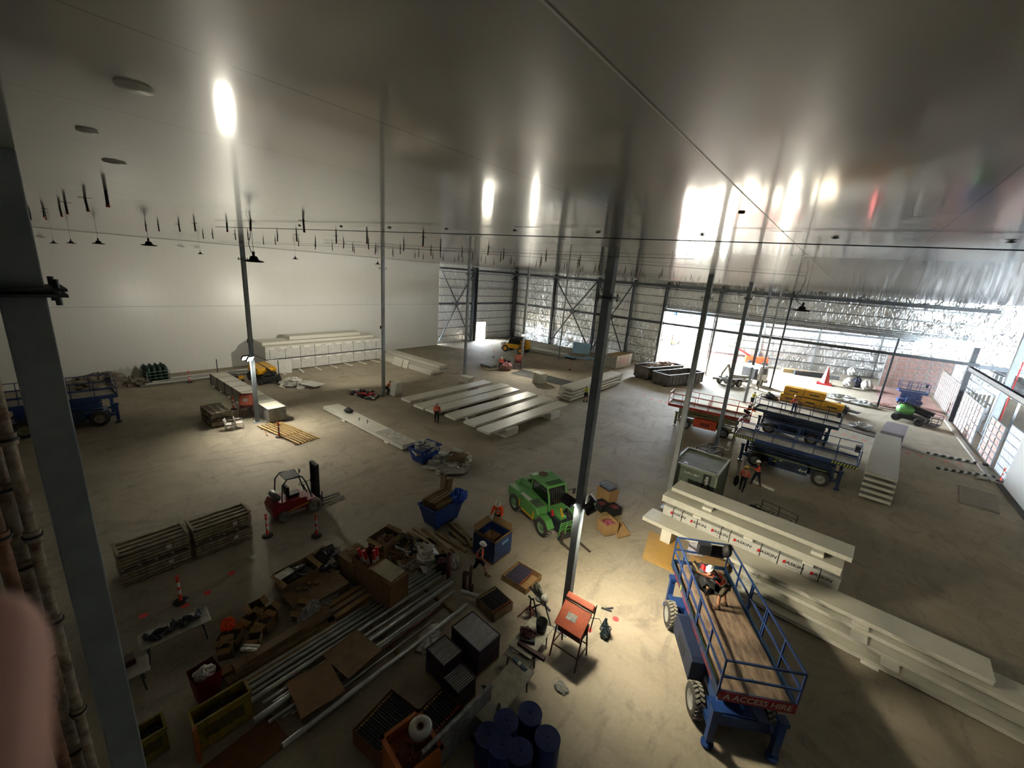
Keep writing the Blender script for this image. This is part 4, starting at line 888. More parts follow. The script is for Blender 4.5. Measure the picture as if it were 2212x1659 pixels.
MB().prism([(1.9, .8), (3.75, .6), (3.85, 1.5), (3.6, 2.75), (2.0, 2.8), (1.9, 1.6)], -1.15, 1.15).build('cab', mat('truck_white', 'c2c4c4', .4), o, bevel=.05)
MB().prism([(2.2, 1.65), (3.5, 1.6), (3.42, 2.45), (2.3, 2.5)], -1.165, 1.165).build('side_window', GLASS, o); MB().prism([(3.845, 1.55), (3.87, 1.55), (3.67, 2.6), (3.62, 2.6)], -1.0, 1.0).build('windscreen', GLASS, o)
MB().box(1.3, 1.85, -1.0, 1.0, .95, 2.4).build('equipment_rack', mat('dark_rack', '3d4248', .6, 0, .3, 4), o); MB().box(3.6, 4.0, -1.15, 1.15, .4, .8).build('bumper', BLK, o)
MB().box(.2, 1.1, -1.1, -.6, .5, .95).box(.2, 1.1, .6, 1.1, .5, .95).build('fuel_tank', GALV, o)
# yellow and black boom lift by the big stack
o = thing('compact_boom_lift', 'yellow and black tracked boom lift parked before the big white stack', 'boom lift', (-44.3, 15.9, 0), R(0))
for x in (-1.2, 1.4):
    for sy in (-1, 1): wheel(o, x, sy*.85, .38, .28, mat('rim_dark', '4a453c', .7), 0)
MB().box(-1.8, 1.8, -.7, .7, .3, .85).build('chassis', BLK, o, bevel=.03)
MB().prism([(-1.6, .95), (1.0, .95), (1.1, 1.35), (.9, 1.55), (-1.5, 1.65)], -.85, -.08).build('engine_cover', YEL, o, bevel=.04); MB().prism([(-1.6, .95), (1.0, .95), (1.1, 1.35), (.9, 1.55), (-1.5, 1.65)], .08, .85).build('engine_cover', YEL, o, bevel=.04)
MB().bar((-2.2, 0, 1.5), (1.6, 0, 1.45), .14).lump((1.6, 0, 1.1), (.3, .6, .25), 4, 8, .25).build('boom', BLK, o)
MB().bar((1.75, -.75, .5), (1.75, -.75, .95), .2).bar((1.75, .75, .5), (1.75, .75, .95), .2).box(1.7, 1.9, -.75, .75, .45, .55).build('bumper', BLK, o)
for i, (x, y) in enumerate(((-1.7, -3.4), (1.4, .9))): 
    one('thin_pole', MB().cyl((0, 0, 0), (0, 0, 2.3), .04, n=8).box(-.2, .2, -.2, .2, 0, .04), DARKST, ['thin dark pole standing left of the yellow boom lift', 'thin dark pole standing right of the yellow boom lift'][i], 'pole', (-44.3+x, 15.9+y, 0))
one('machine_attachment', MB().box(-.8, .8, -.2, .2, .3, .6).box(-.3, .3, -.6, .5, .5, .75, 1).box(-.8, -.6, -.2, .2, 0, .3, 1).box(.6, .8, -.2, .2, 0, .3, 1), [YEL, BLK], 'low yellow and black attachment between the lit column and a thin pole', 'attachment', (-45.3, 13.6, 0), R(80))
# green and black boom lift
o = thing('knuckle_boom_lift', 'black boom lift with a green turret beside the pink floored room', 'boom lift', (7.6, 61.2, 0), R(-20))
for x in (-.95, .95):
    for sy in (-1, 1): wheel(o, x, sy*.85, .42, .3, DARKST, 0)
MB().box(-1.3, 1.3, -.7, .7, .35, .8).build('chassis', BLK, o, bevel=.03); MB().lump((-.6, 0, 1.25), (.8, .75, .6), 2, 10, .06, sm=True).build('turret_cover', GREEN, o)
MB().bar((-.9, .1, 1.9), (1.7, .1, 1.35), .42, .36).bar((-.7, .1, 1.45), (1.5, .1, 1.0), .3).build('boom', BLK, o, bevel=.02)
b = MB()
for z in (.35, .85, 1.35):
    b.bar((1.5, -.8, z), (2.3, -.8, z), .04).bar((1.5, .8, z), (2.3, .8, z), .04).bar((2.3, -.8, z), (2.3, .8, z), .04).bar((1.5, -.8, z), (1.5, .8, z), .04)
for x in (1.5, 2.3):
    for y in (-.8, .8): b.bar((x, y, .3), (x, y, 1.35), .04)
b.box(1.5, 2.3, -.8, .8, .28, .32); b.build('basket', DARKST, o)
# ---------------------------------------------------------------- people
SKIN = mat('skin', 'b07a5c', .6, 0, .05, 8); SKINP = mat('pink_skin', 'f0bcb2', .55, 0, .06, 30)
NAVY = mat('navy_cloth', '171b2a', .85, 0, .1, 6); BLKC = mat('black_cloth', '121214', .85, 0, .1, 6); JEAN = mat('blue_jeans', '2b3e66', .85, 0, .15, 6)
HIO = mat('hi_vis_orange', 'ff4f18', .6, 0, .06, 5); HIR = mat('hi_vis_red', 'e03a26', .6, 0, .06, 5); HIY = mat('hi_vis_yellow', 'd3e63a', .6, 0, .06, 5)
HATW = mat('hard_hat_white', 'dcdcd6', .35, 0, 0); HATY = mat('hard_hat_yellow', 'e6b52c', .35, 0, 0); BOOT = mat('work_boot', '5a4632', .8, 0, .1); EYE = mat('eye_dark', '241a16', .3, 0, 0); REFL = mat('reflective_band', 'b9bcb4', .3, .3, 0)
def skin_bake(nodes, edges, sub=1):
    me = bpy.data.meshes.new('tmp'); me.from_pydata([n[0] for n in nodes], edges, []); o = bpy.data.objects.new('tmp', me); col.objects.link(o)
    o.modifiers.new('s', 'SKIN')
    if not me.skin_vertices: 
        bpy.context.view_layer.objects.active = o
    for i, n in enumerate(nodes):
        r = n[1]; me.skin_vertices[0].data[i].radius = (r, r) if not isinstance(r, tuple) else r
        me.skin_vertices[0].data[i].use_root = (i == 0)
    s = o.modifiers.new('u', 'SUBSURF'); s.levels = sub; s.render_levels = sub
    dg = bpy.context.evaluated_depsgraph_get(); ev = o.evaluated_get(dg); m2 = ev.to_mesh()
    vs = [tuple(v.co) for v in m2.vertices]; fs = [tuple(p.vertices) for p in m2.polygons]
    ev.to_mesh_clear(); bpy.data.objects.remove(o); bpy.data.meshes.remove(me)
    return vs, fs
def person(label, loc, yaw, z=0, lean=0, arms=((10, 15), (10, 15)), legs=((5, 5), (-8, 10)), top=HIO, trous=BLKC, hat=HATW, sleeve=True, shorts=False, vest=False, head=0, s=1.0, splay=((.04, .04)), twist=0):
    o = thing('person', label, 'person', (loc[0], loc[1], z), R(yaw)); o.scale = (s, s, s)
    V = Vector
    def leg(side, th, kn):
        h = V((0, side*.10, 0)); a = R(th); k = h+V((math.sin(a)*.44, side*.03, -math.cos(a)*.44)); b = a-R(kn); an = k+V((math.sin(b)*.42, 0, -math.cos(b)*.42)); 
        t = an+V((.17, side*.03, -.06)) if True else an
        return h, k, an, t
    L = [leg(1, *legs[0]), leg(-1, *legs[1])]
    low = min(min(q[2].z-.07 for q in L), min(q[1].z-.08 for q in L)); H = V((0, 0, -low)); L = [tuple(j+H for j in q) for q in L]
    ln = R(lean); ax = V((math.sin(ln), 0, math.cos(ln))); fx = V((math.cos(ln), 0, -math.sin(ln)))
    pel = H; belly = H+ax*.18+fx*.01; chest = H+ax*.38+fx*.01; neck = H+ax*.53; hn = R(lean*.6+head); hax = V((math.sin(hn), 0, math.cos(hn))); hb = neck+hax*.08
    def arm(side, sw, el):
        sh = H+ax*.47+V((0, side*.19, 0)); a = ln*0+R(-sw); u = V((-math.sin(a), 0, -math.cos(a))); e = sh+u*.29+V((0, side*.05, 0)); b = R(-(sw+el)); w_ = e+V((-math.sin(b), 0, -math.cos(b)))*.25; f = (w_-e).normalized()
        return sh, e, w_, f
    A = [arm(1, *arms[0]), arm(-1, *arms[1])]
    def body(grow, parts):
        N = [(tuple(pel), .105+grow)]; E = []
        def add(p, r, par): N.append((tuple(p), r)); E.append((par, len(N)-1)); return len(N)-1
        i = 0
        if 'torso' in parts:
            i = add(belly, (.13+grow, .105+grow), 0); i = add(chest, (.15+grow, .12+grow), i); c = i
            n_ = add(neck, .06+grow*.6, c)
            if 'head' in parts: add(hb, .052, n_)
            if 'arm' in parts:
                for k, side in ((0, 1), (1, -1)):
                    sh, e, w_, f = A[k]; j = add(sh if parts['arm'] != 'stub' else chest+(sh-chest)*.82, .062+grow*.7, c)
                    if parts['arm'] == 'stub': continue
                    if parts['arm'] == 'short': add(sh+(e-sh)*.6, .055+grow, j); continue
                    j = add(e, .042+grow, j); j = add(e+(w_-e)*(.93 if grow else 1), .030+grow*.8, j)
                    if not grow:
                        pm = w_+f*.05; j = add(pm, (.036, .022), j); sd = V((0, 1, 0)); q = add(w_+f*.03+sd*(-side)*.035, .012, j); add(w_+f*.075+sd*(-side)*.055, .009, q)
                        for m_, ll in ((-1.5, .075), (-.5, .09), (.5, .085), (1.5, .065)):
                            b0 = pm+f*.03+sd*m_*.019; q = add(b0, .0095, j); dn = V((f.z, 0, -f.x))*-.02
                            q = add(b0+f*ll*.5, .0085, q); add(b0+f*ll+dn, .007, q)
        if 'leg' in parts:
            for hh_, k, an, t in L:
                j = add(hh_, .088+grow, 0); kk = add(k, .058+grow, j)
                if parts['leg'] == 'short': continue
                an2 = k+(an-k)*(.9 if grow else 1); j = add(k+(an-k)*.35, .054+grow*.8, kk); j = add(an2, .038+grow*.8, j)
                if not grow: add(t, .034, j)
        return N, E
    def mesh(nm, NE, m, par=o, sm=True):
        vs, fs = skin_bake(*NE); return MB().add(vs, fs, 0, sm).build(nm, m, par)
    # body with head in one mesh
    vs, fs = skin_bake(*body(0, {'torso': 1, 'head': 1, 'arm': 'long', 'leg': 'long'})); b = MB().add(vs, fs, 0, True)
    M = Matrix.Rotation(hn, 3, 'Y'); hc = hb+hax*.10
    hv = []; n = 12
    for i in range(n+1):
        th = math.pi*i/n
        for j in range(18):
            ph = 2*math.pi*j/18; x, y, zz = .092*math.sin(th)*math.cos(ph), .075*math.sin(th)*math.sin(ph), .118*math.cos(th)
            if x > 0: x *= .92 if zz < -.03 else 1; 
            if zz < -.04: y *= .80
            if abs(y) < .018 and x > .05 and -.035 < zz < .02: x += .018
            if x > .06 and abs(abs(y)-.032) < .014 and .0 < zz < .03: x -= .008
            hv.append(M @ V((x, y, zz))+hc)
    b.add(hv, [(i*18+j, (i+1)*18+j, (i+1)*18+(j+1) % 18, i*18+(j+1) % 18) for i in range(n) for j in range(18)], 0, True)
    for sd in (-1, 1):
        b.lump(M @ V((.082, sd*.03, .012))+hc, (.012, .014, .009), 1, 6, 0, 1); b.lump(M @ V((0, sd*.078, -.005))+hc, (.018, .010, .03), 1, 6, 0, 0)
    b.lump(M @ V((.083, 0, -.055))+hc, (.010, .024, .006), 1, 6, 0, 2)
    b.build('body', [SKIN, EYE, mat('lips', '8a4a40', .6)], o)
    mesh('shirt' if not vest else 'undershirt', body(.022 if not vest else .012, {'torso': 1, 'arm': 'long' if sleeve else 'short'}), top if not vest else NAVY)
    if vest: mesh('safety_vest', body(.045, {'torso': 1, 'arm': 'stub'}), top)
    mesh('trousers' if not shorts else 'shorts', body(.020, {'leg': 'short' if shorts else 'long'}), trous)
    for hh_, k, an, t in L:
        f = (t-an); MB().lump(an+V((.05, 0, -.03)), (.155, .058, .055), 2, 8, .02, sm=True).tube([an+V((-.01, 0, -.02)), an+(k-an)*.28], [.058, .056], 10).build('boot', BOOT, o)
    hm = MB().lathe([(.150, 0), (.155, .01), (.118, .018), (.116, .05), (.10, .085), (.06, .112), (0, .122)], 18); hvv = [M @ V((v[0]*1.06+(.015 if v[2] < .02 else 0), v[1]*.92, v[2]+.035))+hc for v in hm.v]; hm.v = [tuple(q) for q in hvv]; hm.sm = [True]*len(hm.f)
    hm.build('hard_hat', hat, o)
    if True: MB().lump(hc+hax*.01-M @ V((.03, 0, 0)), (.08, .079, .09), 3, 8, .02, sm=True).build('hair', mat('dark_hair', '2a211b', .9), o)
    for zz in (.16, .30):
        c = H+ax*zz; q = []
        for j in range(16):
            t = 2*math.pi*j/16; q.append(c+fx*math.cos(t)*.155+V((0, math.sin(t)*.178, 0)))
        bb = MB()
        for j in range(16):
            a_, b_ = q[j], q[(j+1) % 16]; bb.add([a_-ax*.02, b_-ax*.02, b_+ax*.02, a_+ax*.02], [(0, 1, 2, 3)])
        bb.build('reflective_stripe', REFL, o)
    return o
def pxp(px, py, z=0): v = at(px, py, z); return (v.x, v.y)
person('worker in orange vest and white hat bending over on the big blue lift deck', pxp(1556, 1312, 2.02), 205, 2.02, lean=52, arms=((95, 10), (35, 55)), legs=((20, 25), (-8, 8)), vest=True, trous=mat('khaki_shorts', '4c4434', .85), sleeve=False, shorts=True, head=15)
person('worker in a long sleeved orange shirt behind the lined blue bin', pxp(1073, 1146), -62, 0, lean=12, arms=((25, 65), (30, 70)), legs=((4, 4), (-4, 6)), head=25)
person('worker in an orange vest, shorts and tan boots walking past the vertical brown pipes', pxp(1033, 1245), 25, 0, lean=6, arms=((-15, 20), (30, 25)), legs=((26, 8), (-24, 14)), vest=True, trous=NAVY, shorts=True, sleeve=False, head=10)
person('worker in an orange shirt and black trousers seen from behind at the six panels', pxp(943, 913), 130, 0, arms=((8, 12), (8, 12)), legs=((6, 4), (-6, 6)))
person('worker in a yellow vest and shorts beside the four slab stack', pxp(1264, 868), 150, 0, lean=5, arms=((25, 40), (20, 50)), legs=((5, 4), (-6, 6)), top=HIY, trous=NAVY, shorts=True, sleeve=False)
person('crouching worker in an orange shirt behind the pale column', pxp(835, 852), 100, 0, lean=48, arms=((35, 40), (30, 40)), legs=((60, 95), (40, 90)), trous=NAVY)
person('worker in orange standing behind the pink wrapped pallet', pxp(1081, 799), -30, 0, lean=10, arms=((30, 50), (35, 50)), legs=((3, 3), (-3, 4)), top=HIO)
person('worker in a lime vest and white hard hat behind the far dark blue lift', pxp(1622, 878), 60, 0, lean=14, arms=((30, 45), (25, 60)), top=HIY, trous=NAVY, shorts=True, sleeve=False)
person('kneeling worker in orange at the right end of the orange scissor lift', (-5.1, 39.35), 20, 1.95, lean=35, arms=((40, 35), (45, 30)), legs=((75, 115), (45, 110)), top=HIO, trous=BLKC)
person('worker in an orange shirt, jeans and yellow hat standing on the far dark blue lift', pxp(1712, 894, 1.95), 140, 1.95, lean=6, arms=((15, 35), (15, 35)), legs=((4, 4), (-4, 6)), trous=JEAN, hat=HATY)
person('worker in a red shirt and yellow hat carrying a dark jacket', pxp(1601, 1060), 80, 0, arms=((10, 25), (12, 40)), legs=((10, 6), (-12, 10)), top=HIR, hat=HATY)
person('worker in orange vest and white hat facing the worker in red', pxp(1630, 1048), 150, 0, lean=8, arms=((35, 50), (20, 40)), legs=((16, 6), (-16, 8)), top=HIO, vest=True, sleeve=False, trous=NAVY)
v = at(1590, 1040, .9)
one('dark_jacket', MB().lump((0, 0, 0), (.14, .1, .33), 9, 9, .2), BLKC, 'black jacket hanging from the hand of the worker in red', 'jacket', (v.x, v.y, .95))
# photographer's fingertip in front of the lens
def camp(px, py, k): return Vector((0, 0, CAMZ))+ray(px, py)*k
tip, root = camp(-42, 1412, .075), camp(-120, 2150, .060)
d = (root-tip).normalized()
fg = thing('fingertip', 'blurred pink fingertip of the photographer reaching in at the lower left edge', 'person', tip)
pts = []; rs = []
for k in range(15):
    t = -.010+.016*(1-math.cos(math.pi/2*k/14)); pts.append(d*t); rs.append(max(.0004, .0092*math.sin(math.pi/2*k/14)**.9))
for t, r in ((.012, .0094), (.020, .0096), (.028, .0092), (.040, .0094), (.055, .0098)):
    pts.append(d*t); rs.append(r)
MB().tube(pts, rs, 20).build('finger', SKINP, fg)
side = d.cross(FW).normalized(); n_ = side.cross(d).normalized()
nb = MB()
nb.add([Vector(d*a+side*math.sin(b)*.0070+n_*(math.cos(b)*.0088+.0004)) for a in (-.003, .002, .008) for b in (-.8, -.4, 0, .4, .8)], [(i*5+j, i*5+j+1, (i+1)*5+j+1, (i+1)*5+j) for i in range(2) for j in range(4)], 0, True)
nb.build('fingernail', mat('nail', 'd8a8a0', .3), fg)
# rusty coated pipes beside the close column
RP = mat('rust_stained_paint', 'a39a88', .7, .1, .3, 9, c2='5a3b26'); RP2 = mat('rust_brown_pipe', '7d5a42', .75, .1, .3, 8, c2='4a2e20')
def riser(px, py, k, r, mm, label, offs):
    P = at(px, py, 0); q = ray(px, py); hp = Vector((0, 0, CAMZ))+q*k
    o = thing('riser_pipe', label, 'pipe', (hp.x, hp.y, 0))
    MB().cyl((0, 0, 0), (0, 0, 13.05), r, n=16).build('pipe', mm, o)
    for z in offs:
        MB().cyl((0, 0, z-.05), (0, 0, z+.05), r*1.35, n=16).build('collar', mm, o); MB().cyl((0, 0, z-.01), (0, 0, z+.01), r*1.6, n=16).build('flange', BLK, o)
    return o
riser(40, 1185, 3.6, .070, RP, 'pale rust stained pipe with dark flanges nearest the close column', [11.2, 10.35, 9.6, 8.6, 7.4, 6.0])
riser(78, 1185, 3.6, .040, RP, 'thinner pale pipe between the stained pipe and the close column', [10.8, 9.9, 9.0, 7.9, 6.6])
riser(6, 1185, 3.4, .045, RP2, 'brown rusty pipe at the very left edge', [10.9, 10.0, 9.2, 8.2])
# ---------------------------------------------------------------- foreground goods and tools
def P3(px, py, z=0): v = at(px, py, z); return v
def bollard(px, py, label, s=1.0):
    v = P3(px, py); o = thing('bollard', label, 'bollard', (v.x, v.y, 0), 0, 'orange and white temporary bollards'); o.scale = (s, s, s)
    MB().lathe([(.0, 0), (.24, 0), (.24, .05), (.1, .08), (0, .08)], 8).build('rubber_base', BLK, o)
    MB().lathe([(.05, .06), (.055, .35), (.05, .36)], 12).lathe([(.05, .52), (.05, .68)], 12).lathe([(.05, .84), (.05, 1.0), (.02, 1.02), (.02, 1.05), (.06, 1.07), (.06, 1.12), (0, 1.13)], 12).build('post', mat('bollard_orange', 'd2402c', .5, 0, .05), o)
    MB().cyl((0, 0, .35), (0, 0, .53), .052, n=12).cyl((0, 0, .67), (0, 0, .85), .052, n=12).build('reflective_band', WHITE, o)
    return o
for px, py, lb in ((578, 1158, 'orange bollard at the rear corner of the red forklift'), (684, 1158, 'orange bollard in front of the red forklift'), (391, 1300, 'orange bollard alone between the long crates and the tool table'), (603, 944, 'orange bollard at the edge of the timber frame'), (505, 884, 'orange bollard before the wrapped stack near the orange board stand'), (410, 826, 'orange bollard near the steel along the white wall'), (1066, 772, 'thin orange bollard left of the yellow telehandler front'), (1231, 799, 'orange bollard in the middle distance beside the upright foam boards'), (2160, 1040, 'red bollard at the corner of the right wall')):
    bollard(px, py, lb)
# timber frame on the floor
o = thing('timber_lattice', 'pale timber slatted lattice lying on the floor in front of the left column', 'timber frame', (-29.6, 11.9, 0), R(8))
for k in range(7): MB().box(-2.6+.1*(k % 3), 2.6, -.75+.24*k, -.66+.24*k, .07, .13).build('slat', mat('light_timber', 'b79a62', .8, 0, .15, 4), o)
for x in (-1.9, .4, 2.2): MB().box(x, x+.12, -.85, .85, 0, .07).build('bearer', TIM2, o)
one('loose_batten', MB().box(-1, 1, -.05, .05, 0, .05), TIM2, 'loose batten beside the timber frame', 'timber', (-30.9, 10.9, 0), R(-14))
# plastic chairs
ch = None
for (px, py, a, lb) in ((497, 928, 60, 'white plastic chair nearer the grey timber crate'), (518, 924, 75, 'white plastic chair nearer the left column')):
    v = P3(px, py)
    if ch is None:
        ch = thing('plastic_chair', lb, 'chair', v, R(a), 'white plastic chairs')
        MB().box(-.24, .24, -.24, .24, .42, .45).build('seat', WHITE, ch); MB().prism([(-.24, .45), (-.20, .45), (-.30, .85), (-.34, .85)], -.23, .23).build('backrest', WHITE, ch)
        for sx in (-1, 1):
            for sy in (-1, 1): MB().bar((sx*.26, sy*.26, 0), (sx*.2, sy*.22, .43), .045).build('leg', WHITE, ch)
        for sy in (-1, 1): MB().bar((-.25, sy*.25, .65), (.2, sy*.25, .65), .04).bar((.2, sy*.25, .65), (.2, sy*.22, .43), .035).build('armrest', WHITE, ch)
    else: dup(ch, v, R(a), lb)
# orange board stands
def easel(label, loc, rz, s=1.0, tilt=35):
    o = thing('board_stand', label, 'stand', loc, rz, 'orange site board stands'); o.scale = (s, s, s)
    OB = mat('orange_board', '96462c', .5, 0, .15, 3); FRM = mat('stand_frame_brown', '5a2f28', .5, .2, .1)
    b = MB().cb((0, 0, 1.55), (1.0, .85, .05), (R(tilt), 0, 0)); b.cb((0, .48, 1.86), (1.0, .2, .28), (R(tilt), 0, 0)); b.build('board', OB, o, bevel=.015)
    MB().cb((-.05, -.02, 1.575), (.34, .24, .01), (R(tilt), 0, 0)).build('notice_sheet', mat('stained_notice', '8f8f8c', .5, 0, .3, 12), o)
    MB().box(-.42, .42, -.2, .45, .95, 1.25).build('steel_box', mat('dark_red_box', '4a1c20', .5), o)
    f = MB()
    for sx in (-1, 1):
        f.bar((sx*.48, .42, 0), (sx*.46, .12, 1.6), .045).bar((sx*.48, -.42, 0), (sx*.46, -.1, 1.5), .045).bar((sx*.48, -.36, .45), (sx*.48, .38, .45), .035)
    f.bar((-.48, -.36, .5), (.48, -.36, .5), .035).bar((-.48, .38, .5), (.48, .38, .5), .035); f.build('leg_frame', FRM, o)
    MB().bar((.55, .2, 1.2), (.62, .3, 2.25), .03).build('upright_handle', FRM, o)
    return o
easel('orange tilted board on a frame at the foot of the dark floodlit column', (-4.85, 10.45, 0), R(2), 1.0)
easel('orange board on a frame beside the left column and the wrapped stack', (-34.3, 10.95, 0), R(62), .95, 62)
easel('small orange framed stand at the foot of the column behind the pink pallet', (-33.0, 43.0, 0), R(30), .95, 75)
# pink wrapped pallet
v = P3(1093, 799)
o = thing('wrapped_pallet', 'pink film wrapped pallet with black tools on top in the far middle', 'pallet', (-33.6, 41.3, 0), .3)
MB().lump((0, 0, .55), (.75, .75, .62), 3, 10, .08).build('load', PINK, o); MB().lump((-.2, 0, 1.25), (.3, .3, .2), 3, 7, .3).lump((.35, .1, 1.2), (.22, .3, .18), 5, 7, .3).build('tools', BLK, o); MB().box(-.6, .6, -.6, .6, 0, .12).build('pallet', TIM2, o)
block(-36.2, 40.7, 0, 1.9, 1.2, .3, 'low grey bundle on the floor left of the pink pallet', name='grey_bundle', mm=mat('bundle_grey', '7f7f7c', .6, 0, .3, 4), cat='bundle')
# cartons and tube trays
def tray(label, loc, rz, L, Wd, H, n, tube, cap, name='tube_tray', layers=1, full=True, rad=.032, frac=.82, mm=CARD2, lid=False):
    o = thing(name, label, 'tray', loc, rz, 'cardboard trays of black tubes')
    b = MB().box(-L/2, L/2, -Wd/2, Wd/2, 0, .02); t = .02
    b.box(-L/2, L/2, -Wd/2, -Wd/2+t, 0, H).box(-L/2, L/2, Wd/2-t, Wd/2, 0, H).box(-L/2, -L/2+t, -Wd/2, Wd/2, 0, H).box(L/2-t, L/2, -Wd/2, Wd/2, 0, H); b.build('carton', mm, o)
    if H > .3: MB().box(-L/2+t, L/2-t, -Wd/2+t, Wd/2-t, .02, H-.14).build('lower_tubes', BLK, o)
    for i in range(n):
        y = -Wd/2+.07+(Wd-.14)*i/(n-1); z = H-.06-.01*(i % 2); x0 = -L/2+.05; x1 = x0+(L-.1)*frac
        MB().cyl((x0+.06, y, z), (x1-.05, y, z), rad, n=8, m=0).cyl((x0, y, z), (x0+.07, y, z), rad*.8, n=8, m=1).cyl((x1-.06, y, z), (x1, y, z), rad*.85, n=8, m=2).build('tube', [tube, cap, TIP2], o)
    return o
TUBEB = mat('tube_black', '14161f', .4, 0, .05); TUBEL = mat('tube_lilac_black', '55526a', .3, .2, .15, 12); CAPC = mat('cream_cap', 'c9a878', .5, 0, .05); TIP2 = mat('orange_cap', 'b8623a', .5); SLV = mat('silver_tube', '9a9a9c', .35, .5, .1)
tray('tray of slim tubes with orange ends lying in the light beside the walking worker', (-8.2, 12.15, 0), R(2), 1.25, 1.15, .28, 19, TUBEL, CAPC, rad=.022, frac=.72, mm=CARD)
tray('round cornered tray of thick black tubes below the bright tube tray', (-8.05, 10.25, 0), R(-8), 1.05, .95, .38, 11, TUBEB, CAPC, rad=.038, frac=.92)
tray('largest tray of black tubes at the bottom edge left of the orange tub', (-7.15, 4.95, 0), R(-82+90), 1.3, 1.35, .5, 17, TUBEB, CAPC, rad=.036, frac=.80, mm=mat('dark_card', '6e4424', .85, 0, .1))
tray('tray of black tubes just above and right of the largest one', (-6.4, 6.1, 0), R(3), .95, .95, .45, 10, TUBEB, CAPC, rad=.038, frac=.86, mm=mat('dark_card', '6e4424', .85))
def rack(label, loc, rz, L, Wd, H, n, split=1):
    o = thing('tube_rack', label, 'rack', loc, rz, 'stacked dark cartons of silver tubes')
    tiers = 3
    for t in range(tiers): MB().box(-L/2+.01*t, L/2-.01*t, -Wd/2, Wd/2, .1+t*(H-.1)/tiers, .1+(t+1)*(H-.1)/tiers-.03).build('carton', mat('dark_violet_carton', '3c2c34', .7, 0, .15, 3), o)
    MB().box(-L/2, L/2, -Wd/2, Wd/2, 0, .1).build('pallet', TIM2, o)
    rows = 2 if split > 1 else 1
    for i in range(n):
        x = -L/2+.06+(L-.12)*i/(n-1); z = H+.015
        MB().cyl((x, -Wd/2+.03, z), (x, Wd/2-.03, z), .026, n=8).build('silver_tube', SLV, o)
    b = MB()
    for yy in (-Wd/2, Wd/2-.02): b.box(-L/2, L/2, yy, yy+.02, H-.03, H+.05)
    for xx in (-L/2, L/2-.02): b.box(xx, xx+.02, -Wd/2, Wd/2, H-.03, H+.05)
    b.build('rim', mat('violet_rim', '2a2140', .5), o)
    return o
rack('wide stack of dark cartons topped with silver tubes, beside the round cornered tray', (-7.2, 8.3, 0), R(-3), 1.35, .95, .95, 22)
rack('lower stack of dark cartons topped with silver tubes, left part', (-7.45, 7.15, 0), R(-3), .85, .75, .9, 12)
rack('lower stack of dark cartons topped with silver tubes, right part', (-6.55, 6.95, 0), R(-3), .7, .72, .72, 9)
# tables
def table(label, loc, rz, L, Wd, H=.75, mm=None):
    o = thing('folding_table', label, 'table', loc, rz, 'folding tables in the work area'); mm = mm or mat('dirty_table_top', 'aaa696', .6, 0, .2, 3)
    MB().box(-L/2, L/2, -Wd/2, Wd/2, H-.04, H).build('table_top', mm, o, bevel=.015)
    for sx in (-1, 1):
        for sy in (-1, 1): MB().bar((sx*(L/2-.15), sy*(Wd/2-.12), 0), (sx*(L/2-.22), sy*(Wd/2-.12), H-.04), .035).build('leg', DARKST, o)
    return o
table('pale folding table with a bucket and a dark red machine beside the orange board stand', (-5.85, 9.6, 0), R(95), 1.5, .85)
table('pale folding table with tools at its near end, next to the white upright sheet', (-5.35, 7.55, 0), R(93), 2.1, .8)
o = thing('small_work_table', 'dusty board on trestles between the two folding tables', 'table', (-5.75, 8.95, 0), R(95))
MB().box(-.35, .35, -.45, .45, .6, .64).build('table_top', mat('dusty_board', '8b877a', .8, 0, .2), o)
for sx in (-1, 1):
    for sy in (-1, 1): MB().bar((sx*.3, sy*.35, 0), (sx*.28, sy*.32, .6), .04).build('leg', DARKST, o)
v = P3(1170, 1338, .95)
o = thing('bucket', 'round black metal bucket standing on the folding table', 'bucket', (-5.75, 10.0, .75)); MB().lathe([(0, .02), (.17, .02), (.20, .40), (.185, .40), (.155, .05), (0, .05)], 24).build('body', mat('black_metal', '1d1e1e', .4, .5, .1), o); MB().tube([(.2, 0, .38), (.34, .1, .35), (.4, .35, .1), (.2, .4, .02)], .012, 6).build('handle', BLK, o)
one('threading_machine', MB().lump((0, 0, .16), (.26, .2, .17), 4, 8, .25, 0).cyl((-.25, .1, .2), (.3, .1, .2), .07, m=1).box(-.2, .3, -.25, -.12, 0, .12, 1), [mat('machine_maroon', '3a1518', .5), DARKST], 'dark red pipe machine in front of the black bucket', 'machine', (-5.95, 9.45, .75), .5)
one('red_steel_channel', MB().box(-.5, .5, -.06, .06, 0, .1), mat('machine_maroon', '3a1518', .5), 'dark red steel channel along the edge of the folding table', 'steel section', (-5.5, 9.1, .75), R(5))
one('paper_sheet', MB().box(-.12, .12, -.1, .1, 0, .01), WHITE, 'white paper on the dusty board', 'paper', (-5.95, 8.9, .64), .3)
o = one('blue_level', MB().box(-.28, .28, -.05, .05, 0, .06).box(-.05, .05, -.055, .055, .0, .065, 1), [mat('blue_grey_tool', '4d6672', .5), WHITE], 'blue grey level tool across the far end of the folding table', 'tool', (-5.5, 8.5, .75), R(-5))
for i, (x, y) in enumerate(((-5.75, 7.2), (-5.55, 6.75), (-5.1, 7.05))): one('hand_tool', MB().lump((0, 0, .05), (.12, .05, .05), i, 7, .3), BLK, ['black drill at the left edge of the long folding table', 'small dark tool near the near end of the folding table', 'small dark clamp near the right edge of the folding table'][i], 'tool', (x, y, .75), i)
o = thing('white_upright_sheet', 'dusty white metal sheet standing on edge at the bottom edge beside the blue reels', 'sheet', (-5.5, 6.15, 0), R(88))
